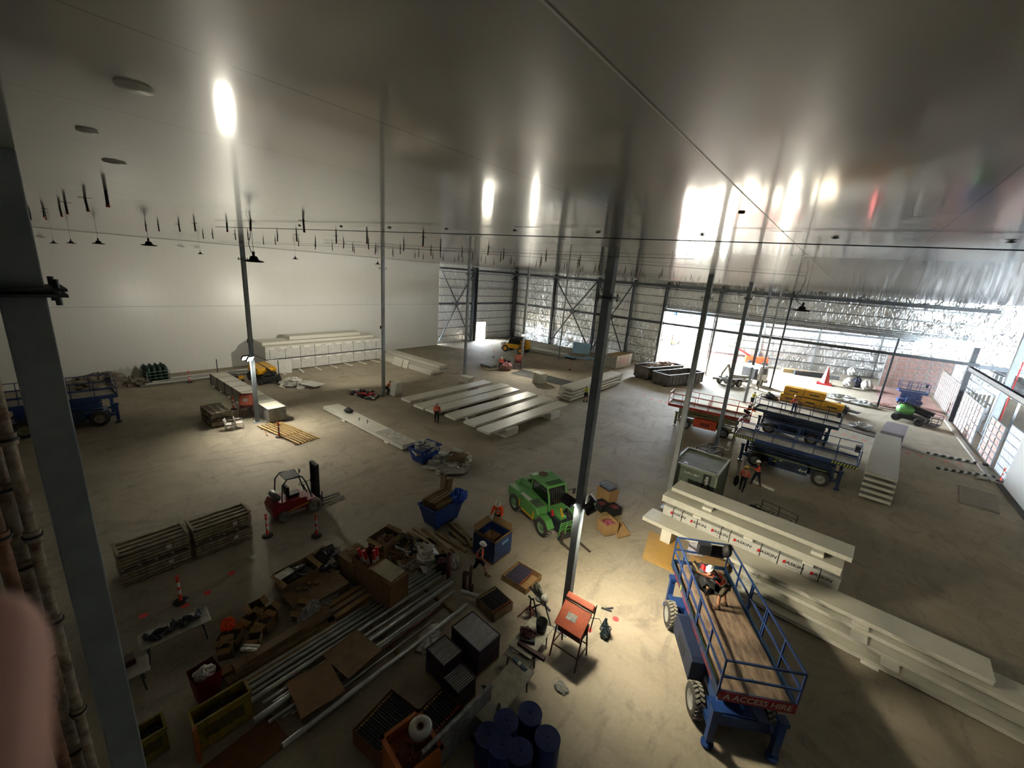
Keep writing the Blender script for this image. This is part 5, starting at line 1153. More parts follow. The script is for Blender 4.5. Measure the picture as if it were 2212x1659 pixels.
MB().box(-1.4, .95, -.03, .03, .1, 1.25).box(-1.4, .97, -.05, .05, 1.2, 1.27).build('panel', mat('dusty_white_metal', '8f9196', .5, .2, .3, 4), o); MB().box(.2, .3, -.3, .3, 0, .1).box(-1.1, -1.0, -.3, .3, 0, .1).build('foot', DARKST, o)
# blue reels
REEL = mat('reel_blue', '0c2466', .6, 0, .2, 8); k = 0
rl = [(1145, 1540, 'blue coil drum standing apart nearest the folding table'), (1093, 1557, 'blue coil drum behind the clustered drums, below the table end'), (1055, 1587, 'leftmost blue coil drum of the cluster'), (1083, 1609, 'front middle blue coil drum with a red band'), (1123, 1622, 'blue coil drum at the front right of the cluster'), (1183, 1594, 'rightmost blue coil drum with red bands, apart from the cluster')]
for px, py, lb in rl:
    v = P3(px, py, .95); o = thing('coil_drum', lb, 'drum', (v.x, v.y, 0), k*.4, 'blue coil drums at the bottom edge'); k += 1; rr = .335
    MB().lathe([(rr*.9, 0), (rr, .03)]+[(rr-(.012 if i % 2 else 0), .05+.055*i) for i in range(16)]+[(rr, .93), (rr*.98, .95)], 28).build('wound_coil', REEL, o)
    pr = []
    for i in range(9): q = rr*(1-i*.10); pr += [(q, .95+(0 if i else 0)), (q-.012, .962), (q-.022, .95)]
    MB().lathe(pr+[(.03, .94), (0, .90)], 28).build('coil_top', REEL, o)
    MB().lathe([(rr+.004, .12), (rr+.006, .13), (rr+.006, .24), (rr+.004, .25)], 28).build('red_band', mat('dull_red', '7c2030', .6), o)
# orange tub with tape reel
o = thing('orange_tub', 'orange plastic tub cut by the bottom edge, a clear reel on it', 'tub', (-5.95, 4.75, 0), R(-8)); OT = mat('orange_plastic', 'a8581c', .5, 0, .15)
b = MB(); b.box(-.55, .55, -.5, -.46, 0, 1.15).box(-.55, .55, .46, .5, 0, 1.15).box(-.55, -.51, -.5, .5, 0, 1.15).box(.51, .55, -.5, .5, 0, 1.15).box(-.55, .55, -.5, .5, .8, .84); b.build('body', OT, o)
b = MB()
for q in ((-.6, .6, -.55, -.44), (-.6, .6, .44, .55)): b.box(q[0], q[1], q[2], q[3], 1.13, 1.19)
b.box(-.6, -.5, -.55, .55, 1.13, 1.19).box(.5, .6, -.55, .55, 1.13, 1.19); b.build('rim', OT, o); MB().lump((.15, -.15, .95), (.35, .3, .15), 9, 9, .3).build('contents', mat('rusty_bits', '7c4630', .8, 0, .3, 8), o)
o = thing('film_reel', 'clear plastic reel lying on the orange tub', 'reel', (-6.0, 5.05, 1.2)); MB().lathe([(.09, 0), (.27, 0), (.29, .03), (.29, .13), (.27, .16), (.10, .16), (.09, .1), (.09, 0)], 26).build('film', mat('cloudy_film', 'a9a9a4', .25, 0, .1, 5, spec=.7), o); MB().lathe([(.07, .0), (.09, .0), (.09, .17), (.07, .17), (.07, 0)], 16).build('core', mat('rusty_bits', '7c4630', .8), o)
# saw, tripod, small machine
o = thing('mitre_saw', 'grey mitre saw with a white dust bag left of the dark column', 'saw', (-6.5, 11.0, 0), R(-20))
f = MB()
for sy in (-1, 1): f.bar((-.55, sy*.25, 0), (.15, sy*.2, .85), .04).bar((.45, sy*.25, 0), (-.15, sy*.2, .85), .04)
f.bar((-.7, 0, .88), (.6, 0, .88), .06).bar((-.2, -.25, .4), (-.2, .25, .4), .03); f.build('stand', DARKST, o)
MB().cyl((0, 0, .9), (0, 0, .98), .2).box(-.3, .3, .05, .12, .95, 1.1).build('table', GALV, o); MB().lump((-.25, 0, 1.2), (.2, .12, .16), 4, 8, .2).cyl((-.1, -.06, 1.15), (-.1, .02, 1.15), .16).bar((-.1, 0, 1.1), (.15, 0, 1.2), .07).build('saw_head', mat('saw_grey', '6f7064', .5, .3, .2, 8), o); MB().lump((.22, 0, 1.05), (.13, .14, .24), 7, 8, .15, sm=True).build('dust_bag', mat('bag_white', 'c8c6ba', .8), o)
o = thing('pipe_tripod', 'small red tripod stand between the tube trays and the saw', 'tripod', (-6.75, 10.75, 0))
for a in (90, 210, 330): MB().bar((.42*math.cos(R(a)), .42*math.sin(R(a)), 0), (0, 0, .62), .035).build('leg', mat('tripod_red', '7a2a20', .5), o)
MB().cyl((0, 0, .4), (0, 0, .9), .035).build('post', DARKST, o); MB().bar((-.12, 0, .98), (0, 0, .9), .05).bar((.12, 0, .98), (0, 0, .9), .05).build('pipe_rest', BLK, o)
o = thing('hand_grinder', 'small teal and black machine on the floor right of the orange board stand', 'machine', (P3(1305, 1372).x, P3(1305, 1372).y, 0), .4)
MB().lump((0, 0, .2), (.17, .28, .2), 5, 9, .25, 0).build('body', mat('teal_black', '223438', .5, 0, .3, 8), o); MB().cyl((-.05, .1, .25), (.0, .28, .5), .12, .04).build('blade_guard', mat('guard_dark', '1c2a30', .3, .4), o); MB().tube([(.1, -.2, .3), (.2, -.1, .45), (.15, .05, .4)], .02, 6).build('handle', BLK, o)
for i, (a, b_) in enumerate((((1285, 1290), (1320, 1370)),)): 
    p, q = P3(1240, 1330, .02), P3(1300, 1350, .02); one('coiled_lead', MB().tube([p, p+Vector((.5, .35, 0)), (p+q)/2+Vector((.2, .3, 0)), q+Vector((-.2, .2, 0)), q], .012, 5), BLK, 'black cord running from the board stand to the small teal machine', 'cord')
one('steel_offcuts', MB().cb((0, 0, .03), (.4, .06, .05)).cb((.1, .12, .03), (.3, .05, .05), (0, 0, .6)), DARKST, 'two short dark offcuts on the lit floor above the teal machine', 'offcut', P3(1310, 1318), .3)
# brown pipes standing
for i, (px, py, r, h) in enumerate(((968, 1252, .085, 1.25), (1002, 1272, .085, .8), (1015, 1270, .065, 1.05), (1018, 1278, .07, .3))):
    v = P3(px, py); o = one('brown_pipe_piece', MB().lathe([(r, 0), (r, h), (r*.86, h), (r*.86, .02)], 20).lathe([(r+.012, h-.04), (r+.012, h), (r, h)], 20), mat('brown_red_pipe', '4c231e', .5, .1, .15, 4), ['tallest brown red pipe piece standing on end behind the galvanised pipes', 'left thick brown pipe piece standing near the walking worker', 'tall thin brown pipe piece nearest the walking worker', 'shortest brown pipe stub at the feet of the walking worker'][i], 'pipe', (v.x, v.y, 0))
# galvanised pipes
rd = random.Random(3); GP = mat('galvanised_pipe', 'b8bdbb', .35, .45, .15, 3)
gl = [(-11.15, 2.9, 9.4, .055), (-10.95, 2.8, 9.9, .055), (-10.78, 2.75, 10.1, .065), (-10.55, 2.9, 10.0, .05), (-10.32, 2.6, 9.8, .075), (-10.08, 3.0, 10.2, .05), (-9.9, 3.2, 9.9, .045), (-9.68, 2.65, 9.9, .085), (-9.42, 2.9, 9.6, .05), (-8.55, 2.9, 9.5, .075), (-9.15, 3.4, 8.8, .035), (-8.9, 3.5, 8.2, .03), (-9.25, 3.2, 9.0, .03)]
for i, (x, y0, y1, r) in enumerate(gl):
    one('galvanised_pipe', MB().lathe([(r, y0), (r, y1), (r*.85, y1), (r*.85, y0), (r, y0)], 14, 0, 'y'), GP, 'long galvanised pipe in the bundle running across the lower left floor', 'pipe', (x-.35, 0, .12+r), R(-1.2+rd.random()*1.2), 'galvanised pipes lying in the bundle')
one('brown_long_pipe', MB().lathe([(.06, 4.6), (.06, 8.9), (.05, 8.9), (.05, 4.6)], 12, 0, 'y'), mat('brown_red_pipe', '4c231e', .5), 'dark red brown pipe lying among the galvanised pipes', 'pipe', (-9.5, 0, .18), R(-.6))
one('pipe_elbow', MB().lathe([(.075, -.35), (.08, .35), (.09, .36), (.09, .4)], 16, 0, 'x'), GP, 'short galvanised pipe piece lying across the far ends of the pipes', 'pipe', (-8.95, 9.8, .36), R(20))
for y in (3.6, 6.6, 9.0): one('timber_bearer', MB().box(-1.5, 1.2, -.05, .05, 0, .11), TIM2, 'timber bearer under the galvanised pipes', 'timber', (-10.0, y, 0), 0, 'timber bearers under the pipes')
one('film_wrap', MB().lump((0, 0, .1), (.3, .55, .12), 6, 9, .3), FILM2, 'crumpled clear film on the grey pipe near the dark cartons', 'film', (-8.7, 7.6, .0), .4)
# boards over the pipes
slab(-10.55, -9.25, 4.85, 6.1, .30, .33, 'flat brown board lying on the pipes, upper one with a bent mark', name='brown_board', mm=[CARD2, CARD2], rz=R(6), cat='board')
o = slab(-10.25, -8.95, 3.55, 4.75, .33, .37, 'brown board with a lip lying over the pipes nearer the bottom edge', name='brown_board', mm=[mat('board_brown', '80603c', .8, 0, .12), CARD], rz=R(-7), cat='board')
# cardboard tube boxes
for i, (xa, ya, L_, z, wd) in enumerate(((-12.15, 4.1, 3.2, 0, .3), (-11.75, 4.2, 3.3, 0, .3), (-11.4, 4.1, 3.4, 0, .3), (-11.95, 4.3, 3.0, .22, .3), (-12.4, 6.8, 2.6, 0, .2), (-12.1, 6.9, 2.9, 0, .2), (-11.8, 6.9, 2.6, 0, .22))):
    one('long_carton', MB().box(-wd/2, wd/2, -L_/2, L_/2, 0, .2), CARD2 if i % 2 else CARD, 'long flat cardboard carton lying left of the galvanised pipes, %s' % ['outermost near one', 'middle near one', 'nearest the pipes', 'stacked on the near ones', 'outermost far one', 'middle far one', 'far one nearest the pipes'][i], 'carton', (xa, ya, z), R(-2+i))
# open boxes
def carton(label, loc, rz, L, Wd, H, openb=True, fill=None, name='open_carton', mm=None, flaps=True, group=None):
    o = thing(name, label, 'carton', loc, rz, group); mm = mm or CARD2; t = .015
    b = MB().box(-L/2, L/2, -Wd/2, Wd/2, 0, .02 if openb else H)
    if openb: b.box(-L/2, L/2, -Wd/2, -Wd/2+t, 0, H).box(-L/2, L/2, Wd/2-t, Wd/2, 0, H).box(-L/2, -L/2+t, -Wd/2, Wd/2, 0, H).box(L/2-t, L/2, -Wd/2, Wd/2, 0, H)
    b.build('box', mm, o)
    if flaps and openb:
        MB().quad((-L/2, Wd/2, H), (L/2, Wd/2, H), (L/2-.03, Wd/2+.14, H+.08), (-L/2+.03, Wd/2+.14, H+.08)).build('flap', CARD, o); MB().quad((-L/2, -Wd/2, H), (L/2, -Wd/2, H), (L/2-.03, -Wd/2-.16, H-.06), (-L/2+.03, -Wd/2-.16, H-.06)).build('flap', CARD, o)
    if fill: MB().lump((0, 0, H*.72), (L*.42, Wd*.42, H*.25), int(L*100), 9, .25).build('contents', fill, o)
    return o
o = carton('big double carton with a plywood lid in the middle of the goods', (-11.3, 7.75, .12), R(3), 1.35, .85, 1.12, False, name='big_carton', mm=mat('big_card', '7c5c38', .85, 0, .12)); MB().box(-.7, .7, -.45, .45, -.12, 0).build('pallet', TIM2, o)
MB().cb((.0, .02, 1.15), (1.05, .72, .02), (0, .03, .1)).build('plywood_lid', mat('plywood_lid', 'b3a988', .7, 0, .12, 3), o)
o = carton('open carton holding red and white rolled barriers behind the plywood lid', (-12.55, 7.75, .12), R(3), 1.0, .85, 1.1, True, flaps=False, mm=mat('big_card', '7c5c38', .85)); MB().box(-.5, .5, -.42, .42, -.12, 0).build('pallet', TIM2, o)
for i, (x, y, a) in enumerate(((-12.7, 7.55, .2), (-12.45, 7.6, .15), (-12.3, 7.95, -.1), (-12.2, 7.75, -.15))):
    q = one('barrier_roll', MB().cyl((0, 0, -.9), (0, 0, -.15), .07, m=0).cyl((0, 0, -.15), (0, 0, .1), .072, m=1).cyl((0, 0, .1), (0, 0, .45), .07, m=0), [RED, WHITE], 'red and white barrier roll leaning out of the open carton', 'barrier', (x, y, 1.15), 0, 'barrier rolls in the open carton'); q.rotation_euler = (a, -.25, 0)
# small carton pallet
o = thing('carton_pallet', 'pallet stacked with a grid of small brown cartons behind the barrier rolls', 'pallet', (-13.4, 7.7, 0), R(3)); MB().box(-.6, .6, -.5, .5, 0, .12).build('pallet', TIM2, o)
for i in range(8):
    for j in range(5): MB().box(-.58+.145*i, -.445+.145*i, -.48+.19*j, -.30+.19*j, .12, .88+.01*((i*j) % 3)).build('small_carton', mat('small_card', '85683f', .8, 0, .12), o)
# trays left
carton('long carton heaped with black fittings and a white flap', (-14.45, 5.8, 0), R(4), 1.0, 1.25, .6, True, fill=mat('black_fittings', '15151c', .5, 0, .2, 8))
one('white_flap', MB().box(-.2, .2, -.3, .3, 0, .03), DIRTW, 'white flap on the left end of the carton of black fittings', 'flap', (-14.6, 5.4, .58), .2)
debris('fittings_heap', 'heap of black fittings and opened small boxes behind the carton of black fittings', (-14.6, 7.1, 0), .75, .6, 40, [BLK, CARD2, BLK, DIRTW], 41, 'heap', .6)
slab(-14.0, -12.7, 5.0, 7.0, .02, .32, 'wide flat brown carton with small boxes on it', name='flat_carton', mm=[CARD2, CARD2], rz=R(2), cat='carton')
for i in range(4): block(-13.7+.16*(i % 2), 5.5+.2*i, .32, .15, .15, .1, 'small buff box standing on the wide flat carton', 'small boxes on the flat carton', name='small_box', mm=CARD, rz=i, cat='box')
for i, (x, y, s_, z) in enumerate(((-13.9, 4.15, .5, 0), (-13.35, 4.35, .45, 0), (-13.5, 3.85, .45, 0), (-13.05, 4.1, .45, 0), (-12.7, 5.15, .5, 0), (-13.2, 3.1, .6, 0), (-12.6, 3.6, .4, 0), (-12.9, 2.9, .4, 0))):
    carton(['open carton farthest left in the group beside the orange cloth', 'open carton with a white flap right of the orange cloth', 'open carton of the front pair beside the orange cloth', 'open carton at the right of the front pair', 'open carton with a white cloth hanging from it', 'dark open carton under the orange cloth', 'small open carton with silver foil tubes', 'small open carton beside the red bin'][i], (x, y, z), R(i*9), s_, s_*.8, .45, True, fill=mat('dark_bits', '4a423a', .8, 0, .3, 8) if i % 2 else None)
one('orange_cloth', MB().lump((0, 0, 0), (.16, .2, .22), 12, 9, .25), ORG, 'bright orange cloth draped on a dark carton', 'cloth', (-13.35, 3.15, .72)); one('white_cloth', MB().lump((0, 0, 0), (.2, .32, .3), 14, 10, .25).lump((.1, -.35, -.15), (.15, .2, .3), 15, 9, .25), mat('white_cloth', 'b9b6b2', .8, 0, .15, 6), 'white crumpled cloth hanging over an open carton', 'cloth', (-12.35, 5.35, .45))
one('plastic_sheeting', MB().lump((0, 0, .12), (.5, .5, .14), 16, 10, .2), mat('dim_film', '7c7a72', .35, 0, .2, 5), 'dusty plastic sheeting beside the wide flat carton', 'sheeting', (-12.75, 6.0, 0))
one('foil_tubes', MB().cyl((-.25, 0, .06), (.25, 0, .06), .06).cyl((-.25, .13, .06), (.25, .13, .06), .05), FOIL, 'two short shiny foil tubes on the goods near the red bin', 'tube', (-12.1, 3.3, .46), .7)
# red bin
o = thing('red_bin', 'dark red square bin with a clear bag inside near the lower left', 'bin', (-11.85, 2.1, 0), R(4)); b = MB(); v4 = lambda f, z: [(-f, -f, z), (f, -f, z), (f, f, z), (-f, f, z)]
b.add(v4(.24, 0)+v4(.32, .95), [(3, 2, 1, 0), (0, 1, 5, 4), (1, 2, 6, 5), (2, 3, 7, 6), (3, 0, 4, 7)]).add(v4(.32, .95)+v4(.27, .6), [(1, 0, 4, 5), (2, 1, 5, 6), (3, 2, 6, 7), (0, 3, 7, 4), (4, 5, 6, 7)]); b.build('tub', mat('bin_red', '64141c', .5, 0, .1), o)
MB().lump((0, 0, .86), (.24, .26, .14), 3, 9, .2).build('clear_bag', FILM2, o)
# yellow bins
def ybin(label, loc, rz, L, Wd, H):
    o = thing('yellow_tub', label, 'tub', loc, rz, 'yellow steel tubs'); YB = mat('dull_yellow', '8f7c1e', .5, 0, .25, 4); t = .02
    b = MB().box(-L/2, L/2, -Wd/2, Wd/2, .05, .08).box(-L/2, L/2, -Wd/2, -Wd/2+t, .05, H).box(-L/2, L/2, Wd/2-t, Wd/2, .05, H).box(-L/2, -L/2+t, -Wd/2, Wd/2, .05, H).box(L/2-t, L/2, -Wd/2, Wd/2, .05, H); b.build('body', YB, o)
    MB().box(-L/2-.03, L/2+.03, -Wd/2-.03, -Wd/2+.03, H-.05, H+.01).box(-L/2-.03, L/2+.03, Wd/2-.03, Wd/2+.03, H-.05, H+.01).box(-L/2-.03, -L/2+.03, -Wd/2, Wd/2, H-.05, H+.01).box(L/2-.03, L/2+.03, -Wd/2, Wd/2, H-.05, H+.01).build('rim', YB, o)
    MB().box(-L*.35, L*.35, -Wd/2-.006, -Wd/2, H*.35, H*.75).build('dirt_panel', mat('yellow_grime', '5c5420', .8, 0, .3, 8), o); MB().lump((0, 0, H*.7), (L*.4, Wd*.38, .15), 3, 9, .3).build('contents', BLK, o)
    return o
ybin('long dull yellow tub at the near ends of the galvanised pipes', (-10.55, 2.1, 0), R(88), 1.25, .5, .95); v = P3(335, 1585)
ybin('smaller dull yellow tub with plastic on it close to the big column', (-11.2, .75, 0), R(88), .6, .5, .8)
one('orange_post', MB().box(-.045, .045, -.045, .045, 0, 1.1), mat('worn_orange', 'a85a24', .6, 0, .2), 'worn orange post at the left front corner of the long yellow tub', 'post', (-10.12, 1.45, 0))
slab(-9.95, -8.9, 1.4, 3.1, .02, .06, 'orange brown board on the floor in front of the long yellow tub', name='orange_brown_board', mm=[mat('orange_brown', '6f4518', .6, 0, .2), CARD], rz=R(4), cat='board')
# tool table
table('folding table covered with black tools beyond the lone bollard', (-14.35, 2.0, 0), R(85), 1.75, .75)
for i in range(9):
    one('power_tool', MB().lump((0, 0, .08), (.14+.03*(i % 3), .08, .08), i+50, 7, .35).cyl((.05, 0, .05), (.22, .04, .08), .03, n=8), BLK if i % 3 else DARKST, 'dark power tool lying on the tool table', 'tool', (-14.45+.2*(i % 2), 1.3+.17*i, .75), i*.7, 'power tools on the tool table')
table('second folding table with a dark red box and film, partly behind the close column', (-13.55, .75, 0), R(85), .9, .7)
block(-13.8, .75, .75, .3, .4, .2, 'dark red box on the second folding table', name='red_box', mm=mat('machine_maroon', '3a1518', .5), cat='box')
# mixed goods behind big carton
debris('mixed_goods', 'pile of opened boxes, bags and fittings behind the big carton', (-12.9, 9.6, 0), .95, .85, 60, [CARD2, DIRTW, BLK, CARD, FILM2], 44, 'pile', .8)
debris('bagged_goods', 'white plastic bags and loose parts left of the tallest brown pipe', (-11.9, 10.0, 0), .8, .7, 40, [FILM2, DIRTW, CARD2, FILM2], 45, 'pile', .5)
carton('tall open carton with rubbish rising behind the pile of boxes', (-13.5, 9.1, 0), R(10), .9, 1.0, 1.0, True, fill=CARD2)
o = carton('open black crate full of pink red parts beside the tallest brown pipe', (-11.0, 10.2, 0), R(-25), .55, .5, .62, True, fill=mat('pink_parts', '7a4a50', .7, 0, .35, 14), mm=BLK, flaps=False, name='parts_crate')
one('white_bag', MB().lump((0, 0, .35), (.16, .24, .38), 18, 9, .2), FILM2, 'tall white bag standing right of the black parts crate', 'bag', (-10.7, 10.7, 0))
# goods right of the column
o = carton('brown carton with a wire basket on top, right of the green telehandler', (P3(1310, 1078).x, P3(1310, 1078).y, 0), R(-15), .95, .8, .75, False, name='printed_carton', mm=CARD)
MB().bar((-.4, -.35, .95), (.4, -.35, .95), .03).bar((-.4, .35, .95), (.4, .35, .95), .03).bar((-.4, -.35, .95), (-.4, .35, .95), .03).bar((.4, -.35, .95), (.4, .35, .95), .03).box(-.38, .38, -.32, .32, .75, .85).build('wire_basket', DARKST, o)
text('Viessm', .16, mat('print_black', '22222a', .5), o, (0, -.405, .5), (R(90), 0, 0), ext=.001) if False else None
for i, (px, py) in enumerate(((1297, 1104), (1324, 1112))):
    v = P3(px, py); carton(['left black crate of red parts right of the green telehandler', 'right black crate of red parts right of the green telehandler'][i], (v.x, v.y, .12), R(-20), .6, .55, .45, True, fill=mat('red_parts', '6d2c30', .7, 0, .35, 14), mm=BLK, flaps=False, name='parts_crate', group='black parts crates')
v = P3(1312, 1112); one('timber_pallet', MB().box(-.75, .65, -.4, .4, 0, .12), TIM, 'timber pallet under the two black parts crates', 'pallet', (v.x, v.y, 0), R(-20))
v = P3(1310, 1150); carton('open brown carton with pink packs on a pallet, lid leaning beside it', (v.x, v.y, .1), R(-25), .75, .8, .6, True, fill=mat('pink_packs', 'a0525c', .6, 0, .3, 10), mm=CARD, flaps=False)
v = P3(1337, 1150); o = one('upturned_tray', MB().box(-.42, .42, -.36, .36, 0, .03).box(-.44, .44, -.38, -.35, 0, .12).box(-.44, .44, .35, .38, 0, .12).box(-.44, -.41, -.38, .38, 0, .12).box(.41, .44, -.38, .38, 0, .12), CARD, 'brown carton lid leaning on the open carton of pink packs', 'lid', (v.x, v.y, .12), R(-25)); o.rotation_euler[1] = R(20)
# brown boards by the big lift
a, b_, c, d_ = P3(1403, 1148), P3(1470, 1175), P3(1460, 1240), P3(1387, 1207)
mb = MB(); qs = [a, b_, c, d_]; mb.add([(p.x, p.y, .01) for p in qs]+[(p.x, p.y, .05) for p in qs], [(0, 1, 2, 3), (7, 6, 5, 4), (0, 4, 5, 1), (1, 5, 6, 2), (2, 6, 7, 3), (3, 7, 4, 0)])
one('tan_board', mb, mat('tan_board', 'b8924e', .7, 0, .06, 2), 'tan board flat on the floor at the left end of the low slab pile', 'board')
one('carton_sleeve', MB().box(-.7, .7, -.45, .45, 0, .35), CARD, 'brown carton seen through the front rails of the big blue lift', 'carton', (P3(1530, 1222).x, P3(1530, 1222).y, 0), R(-12))
# small things near the container
v = P3(1668, 1135); o = thing('mesh_cage_trolley', 'grey wire cage trolley beyond the topmost long slab', 'trolley', (v.x, v.y, 0), R(-15)); f = MB()
for x in (-.9, 0, .9):
    for y in (-.45, .45): f.bar((x, y, 0), (x, y, 1.0), .035)
for z in (.1, .4, .7, 1.0):
    for y in (-.45, .45): f.bar((-.9, y, z), (.9, y, z), .025)
f.build('frame', mat('wire_grey', '5a5c5a', .5, .4), o); MB().cyl((-.5, 0, .1), (-.5, 0, .8), .2).build('keg', mat('keg_steel', 'a9a68c', .3, .5), o)
one('black_bag', MB().lump((0, 0, .15), (.4, .3, .18), 22, 9, .2), BLK, 'black bag on the floor left of the wire cage trolley', 'bag', P3(1628, 1105)); 
for i, (px, py) in enumerate(((1562, 1088), (1580, 1095))): block(P3(px, py).x, P3(px, py).y, 0, .4, .3, .25, ['left white offcut at the foot of the green container', 'right white offcut at the foot of the green container'][i])
one('timber_scraps', MB().cb((0, 0, .05), (.9, .15, .08)).cb((.1, .2, .05), (.7, .12, .08), (0, 0, .3)), TIM2, 'brown scraps right of the white offcuts by the container', 'timber', P3(1602, 1100), .2)
slab(P3(1648, 1050).x-.7, P3(1648, 1050).x+.7, P3(1648, 1050).y-.12, P3(1648, 1050).y+.12, 0, .1, 'white batten on the floor behind the pair of workers', name='white_batten', mm=[FOAM, FOAM], cat='batten', rz=R(-15))
one('crumpled_paper', MB().lump((0, 0, .05), (.14, .1, .06), 4, 7, .3), WHITE, 'crumpled white paper alone on the floor right of the long crates', 'paper', P3(546, 1207)); one('crumpled_film', MB().lump((0, 0, .04), (.25, .18, .05), 4, 7, .3), mat('dim_film', '7c7a72', .35), 'crumpled film on the dim floor below the orange board stand', 'film', P3(1213, 1487))
# sprayed marks
SPR = mat('sprayed_red', 'e84a4a', .8, 0, .1, 20)
mk = [(1803, 932), (1824, 939), (1846, 945), (1867, 951), (1889, 958), (1911, 965), (1961, 979), (1987, 985), (2014, 991), (2044, 997), (2073, 1002)]
m0 = None
for px, py in mk:
    v = P3(px, py)
    if m0 is None: m0 = one('sprayed_mark', MB().prism([(-.22, .1), (.22, .1), (.0, -.22)], .001, .004, axis='z'), SPR, 'red sprayed triangle in the row across the right hand floor', 'mark', v, 0, 'red sprayed triangles in a row')
    else: dup(m0, v)
for px, py, lb in ((1330, 1337, 'red sprayed patch right of the teal machine'), (1272, 1360, 'red sprayed patch beside the orange board stand'), (500, 1238, 'small red sprayed patch above the tool table'), (448, 1280, 'small red sprayed patch right of the lone bollard'), (400, 1308, 'red sprayed patch at the foot of the lone bollard'), (310, 1330, 'red sprayed patch above the tool table, furthest left')):
    v = P3(px, py); one('sprayed_patch', MB().lathe([(0, .004), (.08, .004), (.13, .001)], 7, sm=False), SPR, lb, 'mark', v)
for i, (px, py) in enumerate(((1393, 853), (1408, 862), (1427, 866), (1440, 870), (1456, 873), (1135, 773), (1150, 778), (1165, 781), (1085, 768))):
    v = P3(px, py); one('floor_dot', MB().lathe([(0, .01), (.12, .008), (.16, .001)], 7, sm=False), SPR, 'faint red dot sprayed on the floor near the waste bins and far machines', 'mark', v, 0, 'faint red dots on the far floor')
# ---------------------------------------------------------------- far right rooms and the floor near them
PINKW = mat('pink_insulation', 'd3b3a8', .8, 0, .2, 3, bump=.5, bscale=4); STUD = mat('zinc_stud', 'a9b0b4', .4, .6, .1, 3)
def studwall(label, p, q, H, pink=True, step=1.2, name='stud_wall', rails=(.0, .17, .34, .5, .67, .84, 1.0), mm=None):
    p, q = Vector((p[0], p[1], 0)), Vector((q[0], q[1], 0)); L = (q-p).length; o = thing(name, label, 'stud wall', p, math.atan2(q.y-p.y, q.x-p.x))
    n = int(L/step)
    for i in range(n+1): MB().box(i*L/n-.04, i*L/n+.04, -.05, .05, 0, H).build('stud', mm or STUD, o)
    for r_ in rails: MB().box(0, L, -.06, .06, max(0, r_*H-.08), max(.08, r_*H)).build('rail', STUD, o)
    if pink: MB().box(.02, L-.02, .0, .09, .05, H-.1).build('insulation', PINKW, o)
    return o
studwall('pink insulated stud wall standing between the thick dark corner column and the thick grey one', (11.6, 65.4), (11.6, 56.4), 3.7)
studwall('pink insulated stud wall nearest the thick grey column', (11.7, 54.0), (11.7, 49.6), 3.5)
studwall('bare zinc stud frame at the end of the right wall', (11.9, 49.3), (11.9, 45.6), 3.9, False, .4)
studwall('pink insulated wall at the back of the pink floored room', (5.8, 84.0), (13.4, 86.6), 5.0)
studwall('pale stud wall along the right side of the pink floored room', (11.8, 82.0), (11.7, 67.3), 4.0, True, 1.1)
studwall('tall thin stud frame above the pink wall, right of the dark corner column', (13.2, 78.0), (13.2, 62.0), 6.2, False, 1.6)
one('floor_sheeting', MB().box(-3.0, 3.0, -8.5, 8.2, 0, .03), mat('pink_floor_sheet', 'b5938a', .5, 0, .25, .8, bump=.2), 'pink protective sheeting on the floor of the far room', 'sheeting', (8.3, 75.2, 0))
struct('trim_3', MB().box(5.3, 11.3, 66.0, 66.3, 0, .1).box(10.9, 11.2, 45, 66, 0, .16), mat('pale_concrete_kerb', '9a958b', .8, 0, .15))
for i, (y0, y1) in enumerate(((45.2, 55), (55, 66.2))): struct('trim_%d' % (4+i), MB().box(11.3, 11.5, y0, y1, 5.95, 6.4).box(11.2, 11.6, y0, y1, 6.36, 6.4).box(11.2, 11.6, y0, y1, 5.95, 5.99), GALV)
struct('trim_6', MB().box(11.9, 22, 66.1, 66.5, 12.1, 12.5).box(11.9, 22, 66.1, 66.5, 6.3, 6.7).box(11.9, 22, 66.1, 66.4, 9.0, 9.3).box(12.0, 30, 55.0, 55.3, 8.4, 8.8), STEEL)
o = thing('mezzanine_deck', 'dark corrugated mezzanine decking beyond the pink walls', 'mezzanine', (20.5, 62, 0))
MB().box(-6, 8, -9, 10, 4.6, 4.9).build('deck_slab', mat('deck_dark', '5c646a', .5, .4, .2, 2), o)
for k in range(10): MB().box(-6.1, -5.9, -9, 10, 4.9+.14*k, 4.97+.14*k).build('edge_rib', mat('deck_rib', '7d858a', .4, .5), o)
for x, y in ((-5.7, -8.5), (-5.7, 0), (-5.7, 9), (2, -8.5)): MB().box(x-.1, x+.1, y-.1, y+.1, 0, 4.6).build('post', GALV, o)
o = thing('plasterboard_room', 'grey green plasterboard box room right of the thick grey column', 'room', (16.2, 53.2, 0))
MB().box(-1.6, 2.5, -2.0, 2.5, 0, 3.1).build('boards', mat('plasterboard', '8d9c97', .8, 0, .06, 1), o); f = MB()
for x in (-1.6, .4, 2.5): f.box(x-.05, x+.05, -2.06, -1.98, 0, 3.6)
for y in (-2, .2, 2.5): f.box(-1.68, -1.6, y-.05, y+.05, 0, 3.6)
f.box(-1.7, 2.55, -2.06, -1.98, 3.1, 3.2).box(-1.7, 2.55, -2.06, -1.98, 3.5, 3.6).box(-1.7, -1.6, -2, 2.5, 3.1, 3.2).box(-1.7, -1.6, -2, 2.5, 3.5, 3.6); f.build('frame', STUD, o)
one('shiny_sheets', MB().lump((0, 0, .5), (.9, .8, .6), 5, 10, .35), foil_mat('loose_foil', (.8, .88, .93), .2, .6), 'pile of shiny bluish wrapped sheets at the foot of the plasterboard room', 'sheets', (13.7, 47.9, 0))
